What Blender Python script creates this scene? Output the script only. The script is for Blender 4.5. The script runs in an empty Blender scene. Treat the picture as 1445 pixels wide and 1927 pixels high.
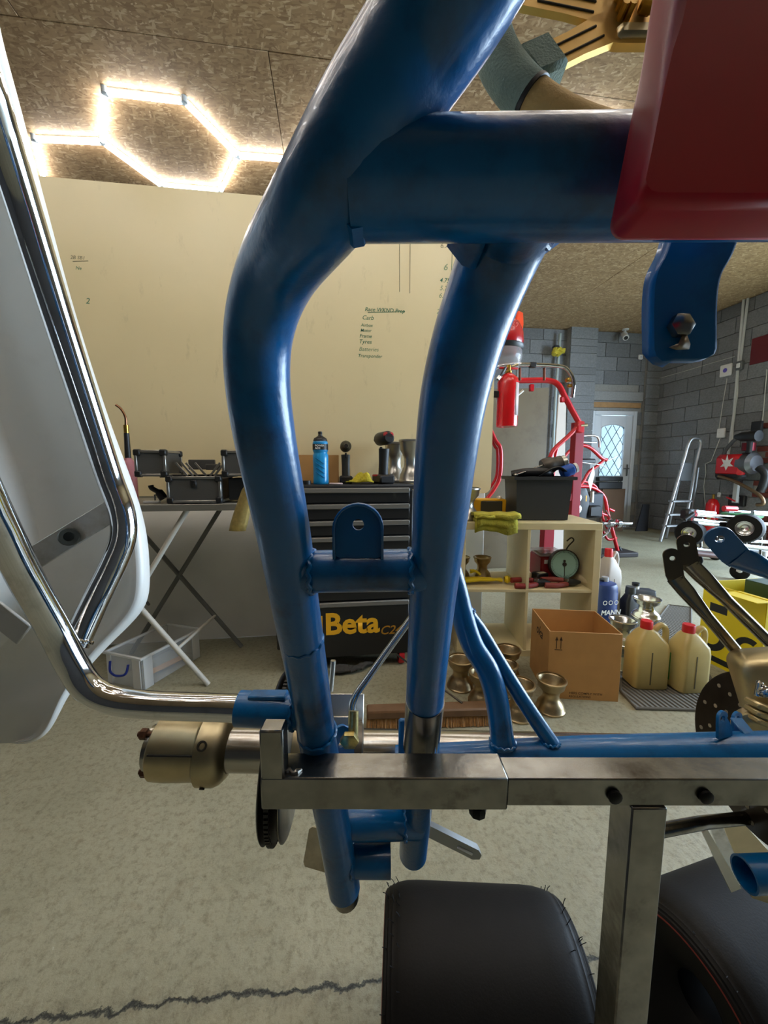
import bpy, bmesh, math, random
from mathutils import Vector, Matrix
random.seed(7)
S = bpy.context.scene
COL = S.collection
# ------------------------------------------------------------------ camera
FPX = 723.0; YAW = math.radians(7.5); PITCH = math.radians(6.55); CAMH = 1.07
cd = bpy.data.cameras.new('camera'); cam = bpy.data.objects.new('camera', cd); COL.objects.link(cam)
cam.location = (0, 0, CAMH); cam.rotation_euler = (math.pi/2 - PITCH, 0, -YAW)
cd.sensor_fit = 'VERTICAL'; cd.sensor_height = 36.0; cd.lens = 36.0*FPX/1927.0
cd.clip_start = 0.01; cd.clip_end = 100
S.camera = cam
# ------------------------------------------------------------------ world, daylight, exposure
w = bpy.data.worlds.new('sky'); S.world = w; w.use_nodes = True
bg = w.node_tree.nodes['Background']; bg.inputs[0].default_value = (0.62, 0.80, 1.0, 1); bg.inputs[1].default_value = 18.0
pl = bpy.data.lights.new('garage_door_portal', 'AREA'); pl.shape = 'RECTANGLE'; pl.size = 4.0; pl.size_y = 2.6
pl.cycles.is_portal = True
po = bpy.data.objects.new('garage_door_portal', pl); COL.objects.link(po)
po.location = (5.68, 1.8, 1.3); po.rotation_euler = (math.pi/2, 0, math.pi/2)
S.view_settings.view_transform = 'Standard'; S.view_settings.look = 'None'
S.view_settings.exposure = 0.2; S.view_settings.gamma = 1.0; S.view_settings.use_curve_mapping = False
LED = 21.0
# ------------------------------------------------------------------ measuring helpers (photo pixel -> point of the place)
F = Vector((math.sin(YAW)*math.cos(PITCH), math.cos(YAW)*math.cos(PITCH), -math.sin(PITCH)))
R = Vector((math.cos(YAW), -math.sin(YAW), 0)); U = R.cross(F)
C0 = Vector((0, 0, CAMH))
def ray(x, y): return F + R*((x-722.5)/FPX) + U*((963.5-y)/FPX)
def at(x, y, d): return C0 + ray(x, y)*d
def onz(x, y, z=0.0):
    r = ray(x, y); return C0 + r*((z-CAMH)/r.z)
def ony(x, y, Y):
    r = ray(x, y); return C0 + r*(Y/r.y)
def onx(x, y, X):
    r = ray(x, y); return C0 + r*(X/r.x)
KM = Matrix(((R.x, U.x, -F.x), (R.y, U.y, -F.y), (R.z, U.z, -F.z)))
def kmat(x, y, d):
    m = KM.to_4x4(); m.translation = at(x, y, d); return m
# ------------------------------------------------------------------ materials
MATS = {}
def lin(c): return tuple(((v/255)/12.92 if v/255 <= .04045 else ((v/255+.055)/1.055)**2.4) for v in c)
def mat(name, rgb, rough=.5, metal=0., var=0., scale=20., bump=0., bscale=None, coat=0., trans=0., ior=None, emit=0., spec=.5, dirt=None, dirt_amt=0., dirt_scale=6., objrand=0.):
    """rgb is an sRGB 0-255 triple"""
    if name in MATS: return MATS[name]
    m = bpy.data.materials.new(name); m.use_nodes = True; MATS[name] = m
    nt = m.node_tree; b = nt.nodes['Principled BSDF']; L = nt.links
    c = lin(rgb) + (1,)
    b.inputs['Base Color'].default_value = c; b.inputs['Roughness'].default_value = rough
    b.inputs['Metallic'].default_value = metal; b.inputs['Coat Weight'].default_value = coat
    b.inputs['Transmission Weight'].default_value = trans; b.inputs['Specular IOR Level'].default_value = spec
    if ior: b.inputs['IOR'].default_value = ior
    if emit:
        b.inputs['Emission Color'].default_value = c; b.inputs['Emission Strength'].default_value = emit
    m.diffuse_color = c
    if var or bump or dirt or objrand:
        tc = nt.nodes.new('ShaderNodeTexCoord')
        col = None
        if var:
            n = nt.nodes.new('ShaderNodeTexNoise'); n.inputs['Scale'].default_value = scale; n.inputs['Detail'].default_value = 6
            L.new(tc.outputs['Object'], n.inputs['Vector'])
            mr = nt.nodes.new('ShaderNodeMapRange'); mr.inputs[1].default_value = .3; mr.inputs[2].default_value = .7
            mr.inputs[3].default_value = 1-var; mr.inputs[4].default_value = 1+var
            L.new(n.outputs[0], mr.inputs[0])
            mx = nt.nodes.new('ShaderNodeVectorMath'); mx.operation = 'SCALE'; mx.inputs[0].default_value = c[:3]
            L.new(mr.outputs[0], mx.inputs['Scale']); col = mx.outputs[0]
        if objrand:
            oi = nt.nodes.new('ShaderNodeObjectInfo')
            mr = nt.nodes.new('ShaderNodeMapRange'); mr.inputs[3].default_value = 1-objrand; mr.inputs[4].default_value = 1+objrand
            L.new(oi.outputs['Random'], mr.inputs[0])
            mx = nt.nodes.new('ShaderNodeVectorMath'); mx.operation = 'SCALE'
            if col: L.new(col, mx.inputs[0])
            else: mx.inputs[0].default_value = c[:3]
            L.new(mr.outputs[0], mx.inputs['Scale']); col = mx.outputs[0]
        if dirt:
            n = nt.nodes.new('ShaderNodeTexNoise'); n.inputs['Scale'].default_value = dirt_scale; n.inputs['Detail'].default_value = 8; n.inputs['Roughness'].default_value = .65
            L.new(tc.outputs['Object'], n.inputs['Vector'])
            mr = nt.nodes.new('ShaderNodeMapRange'); mr.inputs[1].default_value = .53; mr.inputs[2].default_value = .72
            mr.inputs[3].default_value = 0; mr.inputs[4].default_value = dirt_amt
            L.new(n.outputs[0], mr.inputs[0])
            mi = nt.nodes.new('ShaderNodeMix'); mi.data_type = 'RGBA'
            L.new(mr.outputs[0], mi.inputs[0])
            if col: L.new(col, mi.inputs[6])
            else: mi.inputs[6].default_value = c
            mi.inputs[7].default_value = lin(dirt)+(1,); col = mi.outputs[2]
        if col: L.new(col, b.inputs['Base Color'])
        if bump:
            n = nt.nodes.new('ShaderNodeTexNoise'); n.inputs['Scale'].default_value = bscale or scale; n.inputs['Detail'].default_value = 8
            L.new(tc.outputs['Object'], n.inputs['Vector'])
            bp = nt.nodes.new('ShaderNodeBump'); bp.inputs['Strength'].default_value = bump; bp.inputs['Distance'].default_value = .01
            L.new(n.outputs[0], bp.inputs['Height']); L.new(bp.outputs[0], b.inputs['Normal'])
    return m
def clear_mat(name, rgb, opac=.3, rough=.15):
    if name in MATS: return MATS[name]
    m = bpy.data.materials.new(name); m.use_nodes = True; MATS[name] = m
    nt = m.node_tree; b = nt.nodes['Principled BSDF']
    b.inputs['Base Color'].default_value = lin(rgb)+(1,); b.inputs['Roughness'].default_value = rough
    b.inputs['Alpha'].default_value = opac
    return m
# ------------------------------------------------------------------ mesh builder
def spline(pts, n=8):
    P = [Vector(p) for p in pts]; out = []
    for i in range(len(P)-1):
        p0 = P[i-1] if i else P[0]*2-P[1]; p1 = P[i]; p2 = P[i+1]; p3 = P[i+2] if i+2 < len(P) else P[-1]*2-P[-2]
        for k in range(n):
            t = k/n
            out.append(.5*((2*p1)+(p2-p0)*t+(2*p0-5*p1+4*p2-p3)*t*t+(3*p1-p0-3*p2+p3)*t**3))
    out.append(P[-1]); return out
def rot(ax, deg): return Matrix.Rotation(math.radians(deg), 4, ax)
def tr(x, y=None, z=None):
    return Matrix.Translation(Vector(x) if y is None else Vector((x, y, z)))
def zto(v, loc=(0, 0, 0)):
    m = Vector(v).normalized().to_track_quat('Z', 'Y').to_matrix().to_4x4(); m.translation = Vector(loc); return m
def basis(x, y, z, o):
    x, y, z = Vector(x), Vector(y), Vector(z)
    return Matrix(((x.x, y.x, z.x, o[0]), (x.y, y.y, z.y, o[1]), (x.z, y.z, z.z, o[2]), (0, 0, 0, 1)))
class MB:
    def __init__(s): s.v = []; s.f = []
    def add(s, vs, fs, M=None):
        k = len(s.v)
        for p in vs:
            p = Vector(p); s.v.append(M @ p if M else p)
        for f in fs: s.f.append([i+k for i in f])
        return s
    def box(s, c, z, bev=0., M=None):
        cx, cy, cz = c; a, b, h = z[0]/2, z[1]/2, z[2]/2
        if bev <= 0:
            vs = [(cx+i*a, cy+j*b, cz+k*h) for i in (-1, 1) for j in (-1, 1) for k in (-1, 1)]
            fs = [(0, 1, 3, 2), (4, 6, 7, 5), (0, 4, 5, 1), (2, 3, 7, 6), (0, 2, 6, 4), (1, 5, 7, 3)]
            return s.add(vs, fs, M)
        bev = min(bev, a*.98, b*.98, h*.98)
        vs = []; idx = {}
        for i in (-1, 1):
            for j in (-1, 1):
                for k in (-1, 1):
                    for ax in range(3):
                        q = [a-bev, b-bev, h-bev]; q[ax] += bev
                        idx[(i, j, k, ax)] = len(vs); vs.append((cx+i*q[0], cy+j*q[1], cz+k*q[2]))
        fs = []
        for sg in (-1, 1):
            fs.append([idx[(sg, j, k, 0)] for j, k in ((-1, -1), (1, -1), (1, 1), (-1, 1))][::sg])
            fs.append([idx[(i, sg, k, 1)] for i, k in ((-1, -1), (-1, 1), (1, 1), (1, -1))][::sg])
            fs.append([idx[(i, j, sg, 2)] for i, j in ((-1, -1), (1, -1), (1, 1), (-1, 1))][::sg])
        for x in (-1, 1):
            for y in (-1, 1):
                fs.append([idx[(x, y, -1, 0)], idx[(x, y, 1, 0)], idx[(x, y, 1, 1)], idx[(x, y, -1, 1)]][::-x*y])
                fs.append([idx[(x, -1, y, 0)], idx[(x, 1, y, 0)], idx[(x, 1, y, 2)], idx[(x, -1, y, 2)]][::x*y])
                fs.append([idx[(-1, x, y, 1)], idx[(1, x, y, 1)], idx[(1, x, y, 2)], idx[(-1, x, y, 2)]][::-x*y])
                for z in (-1, 1): fs.append([idx[(x, y, z, 0)], idx[(x, y, z, 1)], idx[(x, y, z, 2)]][::x*y*z])
        return s.add(vs, fs, M)
    def tube(s, pts, r, n=14, caps=True, closed=False, M=None, flat=None):
        P = [Vector(p) for p in pts]; m = len(P)
        rs = r if isinstance(r, (list, tuple)) else [r]*m
        if len(rs) != m: rs = [rs[0]+(rs[-1]-rs[0])*i/(m-1) for i in range(m)]
        T = []
        for i in range(m):
            if closed: t = P[(i+1) % m]-P[i-1]
            else: t = P[min(i+1, m-1)]-P[max(i-1, 0)]
            T.append(t.normalized() if t.length > 1e-9 else Vector((0, 0, 1)))
        a = Vector((0, 0, 1)) if abs(T[0].z) < .9 else Vector((1, 0, 0))
        nn = (a-T[0]*a.dot(T[0])).normalized(); vs = []; fs = []
        for i in range(m):
            nn = (nn-T[i]*nn.dot(T[i])).normalized(); bb = T[i].cross(nn)
            for k in range(n):
                q = 2*math.pi*k/n
                vs.append(P[i]+(nn*math.cos(q)*(flat or 1)+bb*math.sin(q))*rs[i])
        for i in range(m if closed else m-1):
            j = (i+1) % m
            for k in range(n):
                l = (k+1) % n
                fs.append((i*n+k, i*n+l, j*n+l, j*n+k))
        if caps and not closed:
            fs.append(list(range(n))[::-1]); fs.append([(m-1)*n+k for k in range(n)])
        return s.add(vs, fs, M)
    def cyl(s, p, q, r, n=18, caps=True): return s.tube([p, q], r, n, caps)
    def lathe(s, prof, n=24, M=None, closed=False):
        vs = []; fs = []; m = len(prof)
        for k in range(n):
            q = 2*math.pi*k/n
            for r, z in prof: vs.append((max(r, 1e-5)*math.cos(q), max(r, 1e-5)*math.sin(q), z))
        for k in range(n):
            l = (k+1) % n
            for i in range(m if closed else m-1):
                j = (i+1) % m
                fs.append((k*m+i, l*m+i, l*m+j, k*m+j))
        return s.add(vs, fs, M)
    def prism(s, poly, t, M=None):
        n = len(poly); vs = [(x, y, 0) for x, y in poly]+[(x, y, t) for x, y in poly]
        fs = [list(range(n))[::-1], [n+i for i in range(n)]]
        for i in range(n): fs.append((i, (i+1) % n, n+(i+1) % n, n+i))
        return s.add(vs, fs, M)
    def holed(s, poly, hc, hr, t, M=None, n=40):
        """plate with one round hole, outline star-shaped about the hole"""
        out = []
        for k in range(n):
            q = 2*math.pi*k/n; dx, dy = math.cos(q), math.sin(q); best = None
            for i in range(len(poly)):
                x1, y1 = poly[i][0]-hc[0], poly[i][1]-hc[1]; x2, y2 = poly[(i+1) % len(poly)][0]-hc[0], poly[(i+1) % len(poly)][1]-hc[1]
                den = dx*(y2-y1)-dy*(x2-x1)
                if abs(den) < 1e-12: continue
                tt = (x1*(y2-y1)-y1*(x2-x1))/den; u = (x1*dy-y1*dx)/den
                if tt > 0 and -1e-6 <= u <= 1+1e-6 and (best is None or tt < best): best = tt
            best = best or hr*2
            out.append((hc[0]+dx*best, hc[1]+dy*best))
        inn = [(hc[0]+hr*math.cos(2*math.pi*k/n), hc[1]+hr*math.sin(2*math.pi*k/n)) for k in range(n)]
        vs = [(x, y, 0) for x, y in out]+[(x, y, 0) for x, y in inn]+[(x, y, t) for x, y in out]+[(x, y, t) for x, y in inn]
        fs = []
        for k in range(n):
            l = (k+1) % n
            fs += [(k, n+k, n+l, l), (2*n+k, 2*n+l, 3*n+l, 3*n+k), (k, l, 2*n+l, 2*n+k), (n+k, 3*n+k, 3*n+l, n+l)]
        return s.add(vs, fs, M)
    def grid(s, rows, M=None, closed=False):
        n = len(rows[0]); vs = [p for r in rows for p in r]; fs = []
        for i in range(len(rows)-1):
            for j in range(n if closed else n-1):
                l = (j+1) % n
                fs.append((i*n+j, i*n+l, (i+1)*n+l, (i+1)*n+j))
        return s.add(vs, fs, M)
    def mesh(s, name, angle=40):
        me = bpy.data.meshes.new(name); me.from_pydata([tuple(p) for p in s.v], [], s.f); me.validate()
        bm = bmesh.new(); bm.from_mesh(me); bmesh.ops.recalc_face_normals(bm, faces=bm.faces); bm.to_mesh(me); bm.free()
        for p in me.polygons: p.use_smooth = True
        me.set_sharp_from_angle(angle=math.radians(angle))
        return me
    def build(s, name, m, parent=None, label=None, solid=0., angle=40):
        o = bpy.data.objects.new(name, s.mesh(name, angle)); COL.objects.link(o); o.data.materials.append(m)
        if parent: o.parent = parent
        if parent is not None and parent.get('world_built'): o.location = -parent.location
        if label: o['label'] = label
        if solid:
            md = o.modifiers.new('thickness', 'SOLIDIFY'); md.thickness = solid; md.offset = 0
        return o
def tag(o, label, cat, group=None):
    o['label'] = label; o['category'] = cat
    if group: o['group'] = group
    return o
def thing(name, label, cat, loc=(0, 0, 0), rz=0., group=None, world=False):
    """an Empty at the thing's base; world=True: its parts are modelled in room coordinates"""
    o = bpy.data.objects.new(name, None); COL.objects.link(o); o.location = Vector(loc); o.rotation_euler[2] = rz
    o.empty_display_size = .05
    if world: o['world_built'] = 1
    return tag(o, label, cat, group)
def struct(o): o['kind'] = 'structure'; return o
def dup(root, loc, rotation, label, group=None):
    r = root.copy(); COL.objects.link(r); r.location = loc; r.rotation_euler = rotation; r['label'] = label
    if group: r['group'] = group
    for ch in list(root.children):
        c = ch.copy(); COL.objects.link(c); c.parent = r
        for g in ch.children:
            d = g.copy(); COL.objects.link(d); d.parent = c
    return r
def text(name, body, M, m, parent, width=None, size=.1, shear=0., offset=0., extrude=.0006, align='LEFT'):
    cu = bpy.data.curves.new(name, 'FONT'); cu.body = body; cu.size = size; cu.shear = shear; cu.offset = offset*size; cu.extrude = 0; cu.align_x = align; cu.resolution_u = 3
    t = bpy.data.objects.new('tmp', cu); COL.objects.link(t)
    me = bpy.data.meshes.new_from_object(t, depsgraph=bpy.context.evaluated_depsgraph_get())
    bpy.data.objects.remove(t)
    if not len(me.vertices): return None
    if width:
        xs = [v.co.x for v in me.vertices]; k = width/(max(xs)-min(xs)); me.transform(Matrix.Scale(k, 4))
    me.transform(M); me.name = name
    o = bpy.data.objects.new(name, me); COL.objects.link(o); me.materials.append(m); o.parent = parent
    if parent.get('world_built'): o.location = -parent.location
    return o
def frame2(a, b):
    """ground frame: origin a, x towards b, y away (left of x), z up"""
    a = Vector(a); b = Vector(b); x = (b-a); x.z = 0; L = x.length; x.normalize()
    return a, math.atan2(x.y, x.x), L
def rrect(wd, ht, r, n=5):
    pts = []
    for cx, cy, a0 in ((wd/2-r, ht/2-r, 0), (-wd/2+r, ht/2-r, 90), (-wd/2+r, -ht/2+r, 180), (wd/2-r, -ht/2+r, 270)):
        for k in range(n+1):
            q = math.radians(a0+90*k/n); pts.append((cx+r*math.cos(q), cy+r*math.sin(q)))
    return pts
# ------------------------------------------------------------------ shared materials
BLUE = mat('blue_paint', (0, 91, 150), .28, coat=.2, var=.06, scale=40, dirt=(6, 26, 52), dirt_amt=.7, dirt_scale=22, bump=.05, bscale=200)
CHROME = mat('chrome', (205, 207, 210), .07, 1., dirt=(120, 110, 100), dirt_amt=.5, dirt_scale=30)
NICKEL = mat('nickel_plate', (124, 115, 100), .22, 1.)
STEEL = mat('bare_steel', (136, 135, 130), .27, 1., var=.22, scale=45, dirt=(74, 66, 56), dirt_amt=.85, dirt_scale=20, bump=.03, bscale=120)
AXLE = mat('ground_steel', (165, 162, 155), .22, 1.)
GOLD = mat('gold_anodised', (190, 150, 70), .3, 1., var=.1, scale=30)
BRASSY = mat('dull_gold_magnesium', (178, 166, 134), .38, 1., var=.15, scale=25, dirt=(90, 74, 48), dirt_amt=.6)
BLACKP = mat('black_plastic', (28, 28, 29), .45)
RUBBER = mat('black_rubber', (13, 12, 12), .62, var=.2, scale=30, bump=.05, bscale=300, spec=.25)
RED = mat('red_paint', (205, 22, 34), .3, coat=.4)
WHITEP = mat('white_plastic', (232, 232, 230), .4)
ALU = mat('cast_aluminium', (190, 188, 182), .32, 1., var=.08, scale=20)
OLDALU = mat('dirty_wheel_metal', (184, 164, 128), .36, 1., var=.2, scale=18, dirt=(72, 58, 42), dirt_amt=.8, dirt_scale=9)
# ================================================================== SETTING
CEIL = 3.336; XR = 5.6; YF = 6.2; XL = -3.0; YB = -3.2
def floor_mat():
    m = bpy.data.materials.new('worn_concrete'); m.use_nodes = True; nt = m.node_tree; L = nt.links; b = nt.nodes['Principled BSDF']
    g = nt.nodes.new('ShaderNodeNewGeometry')
    def noise(sc, det=8, ro=.6, dist=0):
        n = nt.nodes.new('ShaderNodeTexNoise'); n.inputs['Scale'].default_value = sc; n.inputs['Detail'].default_value = det; n.inputs['Roughness'].default_value = ro; n.inputs['Distortion'].default_value = dist
        L.new(g.outputs['Position'], n.inputs['Vector']); return n.outputs[0]
    def mr(src, a, b_, c=0., d=1.):
        q = nt.nodes.new('ShaderNodeMapRange'); q.inputs[1].default_value = a; q.inputs[2].default_value = b_; q.inputs[3].default_value = c; q.inputs[4].default_value = d; L.new(src, q.inputs[0]); return q.outputs[0]
    def mix(f, a, c):
        q = nt.nodes.new('ShaderNodeMix'); q.data_type = 'RGBA'; L.new(f, q.inputs[0])
        if isinstance(a, tuple): q.inputs[6].default_value = lin(a)+(1,)
        else: L.new(a, q.inputs[6])
        q.inputs[7].default_value = lin(c)+(1,); return q.outputs[2]
    def math_(op, a, c):
        q = nt.nodes.new('ShaderNodeMath'); q.operation = op
        for i, v in enumerate((a, c)):
            if isinstance(v, (int, float)): q.inputs[i].default_value = v
            else: L.new(v, q.inputs[i])
        return q.outputs[0]
    c = mix(mr(noise(2.2), .3, .7), (144, 141, 117), (168, 164, 140))
    c = mix(mr(noise(48, 12, .78), .49, .66, 0, .68), c, (98, 94, 72))
    c = mix(mr(noise(14, 8, .7, .6), .57, .74, 0, .6), c, (130, 118, 92))
    c = mix(mr(noise(70, 4), .70, .76, 0, .7), c, (186, 184, 170))
    # crack / slab joint running across the floor
    sx = nt.nodes.new('ShaderNodeSeparateXYZ'); L.new(g.outputs['Position'], sx.inputs[0])
    wob = math_('MULTIPLY', math_('SUBTRACT', noise(7, 10, .7), .5), .10)
    dist = math_('ABSOLUTE', math_('ADD', math_('SUBTRACT', math_('ADD', sx.outputs[1], math_('MULTIPLY', sx.outputs[0], .05)), CRACK_Y), wob), 0)
    cr = mr(dist, .0, .0045, 1, 0)
    halo = mr(dist, .0, .035, .5, 0)
    halo = math_('MULTIPLY', halo, mr(noise(30, 6), .4, .65))
    c = mix(halo, c, (82, 72, 56)); c = mix(math_('MULTIPLY', cr, .85), c, (40, 34, 26))
    L.new(c, b.inputs['Base Color'])
    b.inputs['Roughness'].default_value = .62
    h = math_('SUBTRACT', math_('ADD', math_('MULTIPLY', noise(60, 10, .7), .5), math_('MULTIPLY', noise(14, 6), .6)), math_('MULTIPLY', cr, 2.5))
    bp = nt.nodes.new('ShaderNodeBump'); bp.inputs['Strength'].default_value = .8; bp.inputs['Distance'].default_value = .007
    L.new(h, bp.inputs['Height']); L.new(bp.outputs[0], b.inputs['Normal'])
    return m
CRACK_Y = onz(350, 1885).y + .05*onz(350, 1885).x
FLOORM = floor_mat()
struct(MB().box(((XL+XR+3)/2, (YB+YF)/2, -.06), (XR-XL+4.2, YF-YB+.4, .12)).build('floor', FLOORM))
def osb_mat():
    m = bpy.data.materials.new('osb_board'); m.use_nodes = True; nt = m.node_tree; L = nt.links; b = nt.nodes['Principled BSDF']
    g = nt.nodes.new('ShaderNodeNewGeometry'); prev = None; hp = None
    for i, (ang, sx, sy) in enumerate(((20, 17, 76), (-38, 20, 88), (75, 22, 76), (5, 28, 104))):
        mp = nt.nodes.new('ShaderNodeMapping'); mp.inputs['Rotation'].default_value = (0, 0, math.radians(ang)); mp.inputs['Location'].default_value = (i*3.1, i*1.7, 0)
        L.new(g.outputs['Position'], mp.inputs['Vector'])
        ms = nt.nodes.new('ShaderNodeVectorMath'); ms.operation = 'MULTIPLY'; ms.inputs[1].default_value = (sx, sy, 1); L.new(mp.outputs[0], ms.inputs[0])
        ns = nt.nodes.new('ShaderNodeTexNoise'); ns.inputs['Scale'].default_value = .6; L.new(ms.outputs[0], ns.inputs['Vector'])
        ad = nt.nodes.new('ShaderNodeVectorMath'); ad.operation = 'MULTIPLY_ADD'; L.new(ns.outputs['Color'], ad.inputs[0]); ad.inputs[1].default_value = (.8, .8, 0); L.new(ms.outputs[0], ad.inputs[2])
        v = nt.nodes.new('ShaderNodeTexVoronoi'); v.voronoi_dimensions = '2D'; v.inputs['Scale'].default_value = 1; L.new(ad.outputs[0], v.inputs['Vector'])
        sp = nt.nodes.new('ShaderNodeSeparateColor'); L.new(v.outputs['Color'], sp.inputs[0])
        rp = nt.nodes.new('ShaderNodeValToRGB'); L.new(sp.outputs[0], rp.inputs[0])
        e = rp.color_ramp.elements; e[0].color = lin((146, 116, 84))+(1,); e[1].color = lin((210, 186, 150))+(1,)
        q = e.new(.45); q.color = lin((172, 142, 106))+(1,); q = e.new(.8); q.color = lin((182, 152, 114))+(1,)
        if prev is None: prev = rp.outputs[0]; hp = sp.outputs[0]
        else:
            gt = nt.nodes.new('ShaderNodeMath'); gt.operation = 'GREATER_THAN'; gt.inputs[1].default_value = .62; L.new(sp.outputs[1], gt.inputs[0])
            mi = nt.nodes.new('ShaderNodeMix'); mi.data_type = 'RGBA'; L.new(gt.outputs[0], mi.inputs[0]); L.new(prev, mi.inputs[6]); L.new(rp.outputs[0], mi.inputs[7]); prev = mi.outputs[2]
            mh = nt.nodes.new('ShaderNodeMix'); L.new(gt.outputs[0], mh.inputs[0]); L.new(hp, mh.inputs[2]); L.new(sp.outputs[2], mh.inputs[3]); hp = mh.outputs[0]
    L.new(prev, b.inputs['Base Color']); b.inputs['Roughness'].default_value = .62
    bp = nt.nodes.new('ShaderNodeBump'); bp.inputs['Strength'].default_value = .35; bp.inputs['Distance'].default_value = .004; L.new(hp, bp.inputs['Height']); L.new(bp.outputs[0], b.inputs['Normal'])
    return m
OSB = osb_mat()
DARKWOOD = mat('roof_timber', (110, 84, 56), .8)
ceiling = struct(MB().box(((XL+XR)/2, (YB+YF)/2, CEIL+.05), (XR-XL+.4, YF-YB+.4, .06)).build('ceiling', DARKWOOD))
seam_y = onz(500, 96, CEIL).y
me = MB().box((0, 0, 0), (2.436, 1.216, .018), .002).mesh('osb_panel'); me.materials.append(OSB)
for j in range(-5, 5):
    yc = seam_y + (j+.5)*1.22
    if yc < YB-.6 or yc > YF+.6: continue
    for i in range(-2, 4):
        xc = .9+(i)*2.44+(1.22 if j % 2 else 0)
        if xc < XL-1.2 or xc > XR+1.2: continue
        o = bpy.data.objects.new('osb_panel', me); COL.objects.link(o); o.parent = ceiling; o.location = (xc, yc, CEIL+.009)
# --- block walls
MORTAR = mat('mortar', (150, 148, 142), .9, var=.1, scale=30)
BLOCK = mat('concrete_block', (126, 128, 130), .92, var=.16, scale=45, bump=.6, bscale=160, objrand=.16)
BRICK = mat('red_brick', (120, 58, 48), .85, var=.2, scale=30, objrand=.2)
PLAIN = mat('painted_block', (62, 60, 58), .9, var=.08, scale=10)
PLAIN2 = mat('pale_render', (190, 198, 200), .9, var=.05, scale=6)
LB, HB, J = .44, .215, .010
bl_full = MB().box((0, 0, 0), (LB, .03, HB)).mesh('block'); bl_full.materials.append(BLOCK)
bl_half = MB().box((0, 0, 0), (.215, .03, HB)).mesh('block'); bl_half.materials.append(BLOCK)
def lay(wall, x0, x1, z0, z1, put, skip=None, course0=0):
    """running-bond blocks on a wall; put(u, z) -> (location, rotz)"""
    k = 0; z = z0
    while z+HB*.5 < z1:
        off = (LB+J)/2 if (k+course0) % 2 else 0
        u = x0-off
        while u < x1-.02:
            a, b = max(u, x0), min(u+LB, x1)
            if b-a > .05:
                uc = (a+b)/2
                if not (skip and skip(uc, z+HB/2)):
                    o = bpy.data.objects.new('block', bl_full if b-a > .33 else bl_half); COL.objects.link(o); o.parent = wall
                    o.scale = ((b-a)/(LB if b-a > .33 else .215), 1, min(1, (z1-z)/HB))
                    loc, rz = put(uc, z+min(HB, z1-z)/2); o.location = loc; o.rotation_euler[2] = rz
            u += LB+J
        z += HB+J; k += 1
DX0, DX1, DZ1 = 4.36, 5.24, 2.05      # door opening
# far wall, with a hole where the door stands
fw = MB()
fw.box(((XL+DX0)/2, YF+.1, CEIL/2), (DX0-XL, .2, CEIL)); fw.box(((DX1+XR+.2)/2, YF+.1, CEIL/2), (XR+.2-DX1, .2, CEIL)); fw.box(((DX0+DX1)/2, YF+.1, (DZ1+CEIL)/2), (DX1-DX0, .2, CEIL-DZ1))
wall_far = struct(fw.build('wall_far', MORTAR))
lay(wall_far, 2.55, 5.57, .01, CEIL-.01, lambda u, z: ((u, YF-.006+random.uniform(-.002, .002), z), 0),
    lambda u, z: (DX0-.1 < u < DX1+.1 and z < 2.37))
# lintel and timber over the door
LINT = mat('concrete_lintel', (150, 150, 148), .9, var=.1, scale=40)
MB().box(((DX0+DX1)/2, YF-.02, 2.285), (DX1-DX0+.14, .06, .15), .004).build('lintel', LINT, wall_far)
MB().box(((DX0+DX1)/2, YF-.005, 2.14), (DX1-DX0+.1, .06, .085), .003).build('timber_header', mat('pine_timber', (170, 130, 84), .7, var=.15, scale=12), wall_far)
# pier left of the door: alternating full and split courses
pier = struct(MB().box((4.09, YF-.07, CEIL/2), (.46, .12, CEIL)).build('wall_pier', MORTAR))
z = .01; k = 0
while z < CEIL-.03:
    hs = HB if k % 2 == 0 else (HB-J)/2
    for q in range(1 if k % 2 == 0 else 2):
        o = bpy.data.objects.new('block', bl_full); COL.objects.link(o); o.parent = pier; o.location = (4.09, YF-.135, z+hs/2); o.scale = (1.06, 1, min(1, hs/HB)); z += hs+J
    k += 1
pier2 = struct(MB().box((5.46, YF-.035, CEIL/2), (.26, .06, CEIL)).build('wall_jamb', MORTAR))
z = .01; k = 0
while z < CEIL-.03:
    hs = HB if k % 2 == 0 else (HB-J)/2
    for q in range(1 if k % 2 == 0 else 2):
        o = bpy.data.objects.new('block', bl_half); COL.objects.link(o); o.parent = pier2; o.location = (5.46, YF-.066, z+hs/2); o.scale = (1.23, 1, min(1, hs/HB)); z += hs+J
    k += 1
# right wall, open garage doorway from y=0 to y=4 (out of the frame), brick corner beside it
YO0, YO1, ZO = -.2, 3.8, 2.6
rw = MB()
rw.box((XR+.1, (YO1+YF+.2)/2, CEIL/2), (.2, YF+.2-YO1, CEIL)); rw.box((XR+.1, (YB+YO0)/2, CEIL/2), (.2, YO0-YB, CEIL)); rw.box((XR+.1, (YO0+YO1)/2, (ZO+CEIL)/2), (.2, YO1-YO0, CEIL-ZO))
wall_right = struct(rw.build('wall_right', MORTAR))
lay(wall_right, 4.02, 6.13, .01, CEIL-.01, lambda u, z: ((XR-.006+random.uniform(-.002, .002), u, z), math.pi/2), lambda u, z: u < 4.45 and z < 1.72, 1)
br = MB().box((0, 0, 0), (.215, .03, .065)).mesh('brick'); br.materials.append(BRICK)
for k in range(22):
    for y0 in ((4.03, 4.255) if k % 2 else (4.03, 4.145)):
        o = bpy.data.objects.new('brick', br); COL.objects.link(o); o.parent = wall_right; o.location = (XR-.005, y0+.11, .01+k*.075+.033); o.rotation_euler[2] = math.pi/2
struct(MB().box((XL-.1, (YB+YF)/2, CEIL/2), (.2, YF-YB+.4, CEIL)).build('wall_left', PLAIN))
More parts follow.
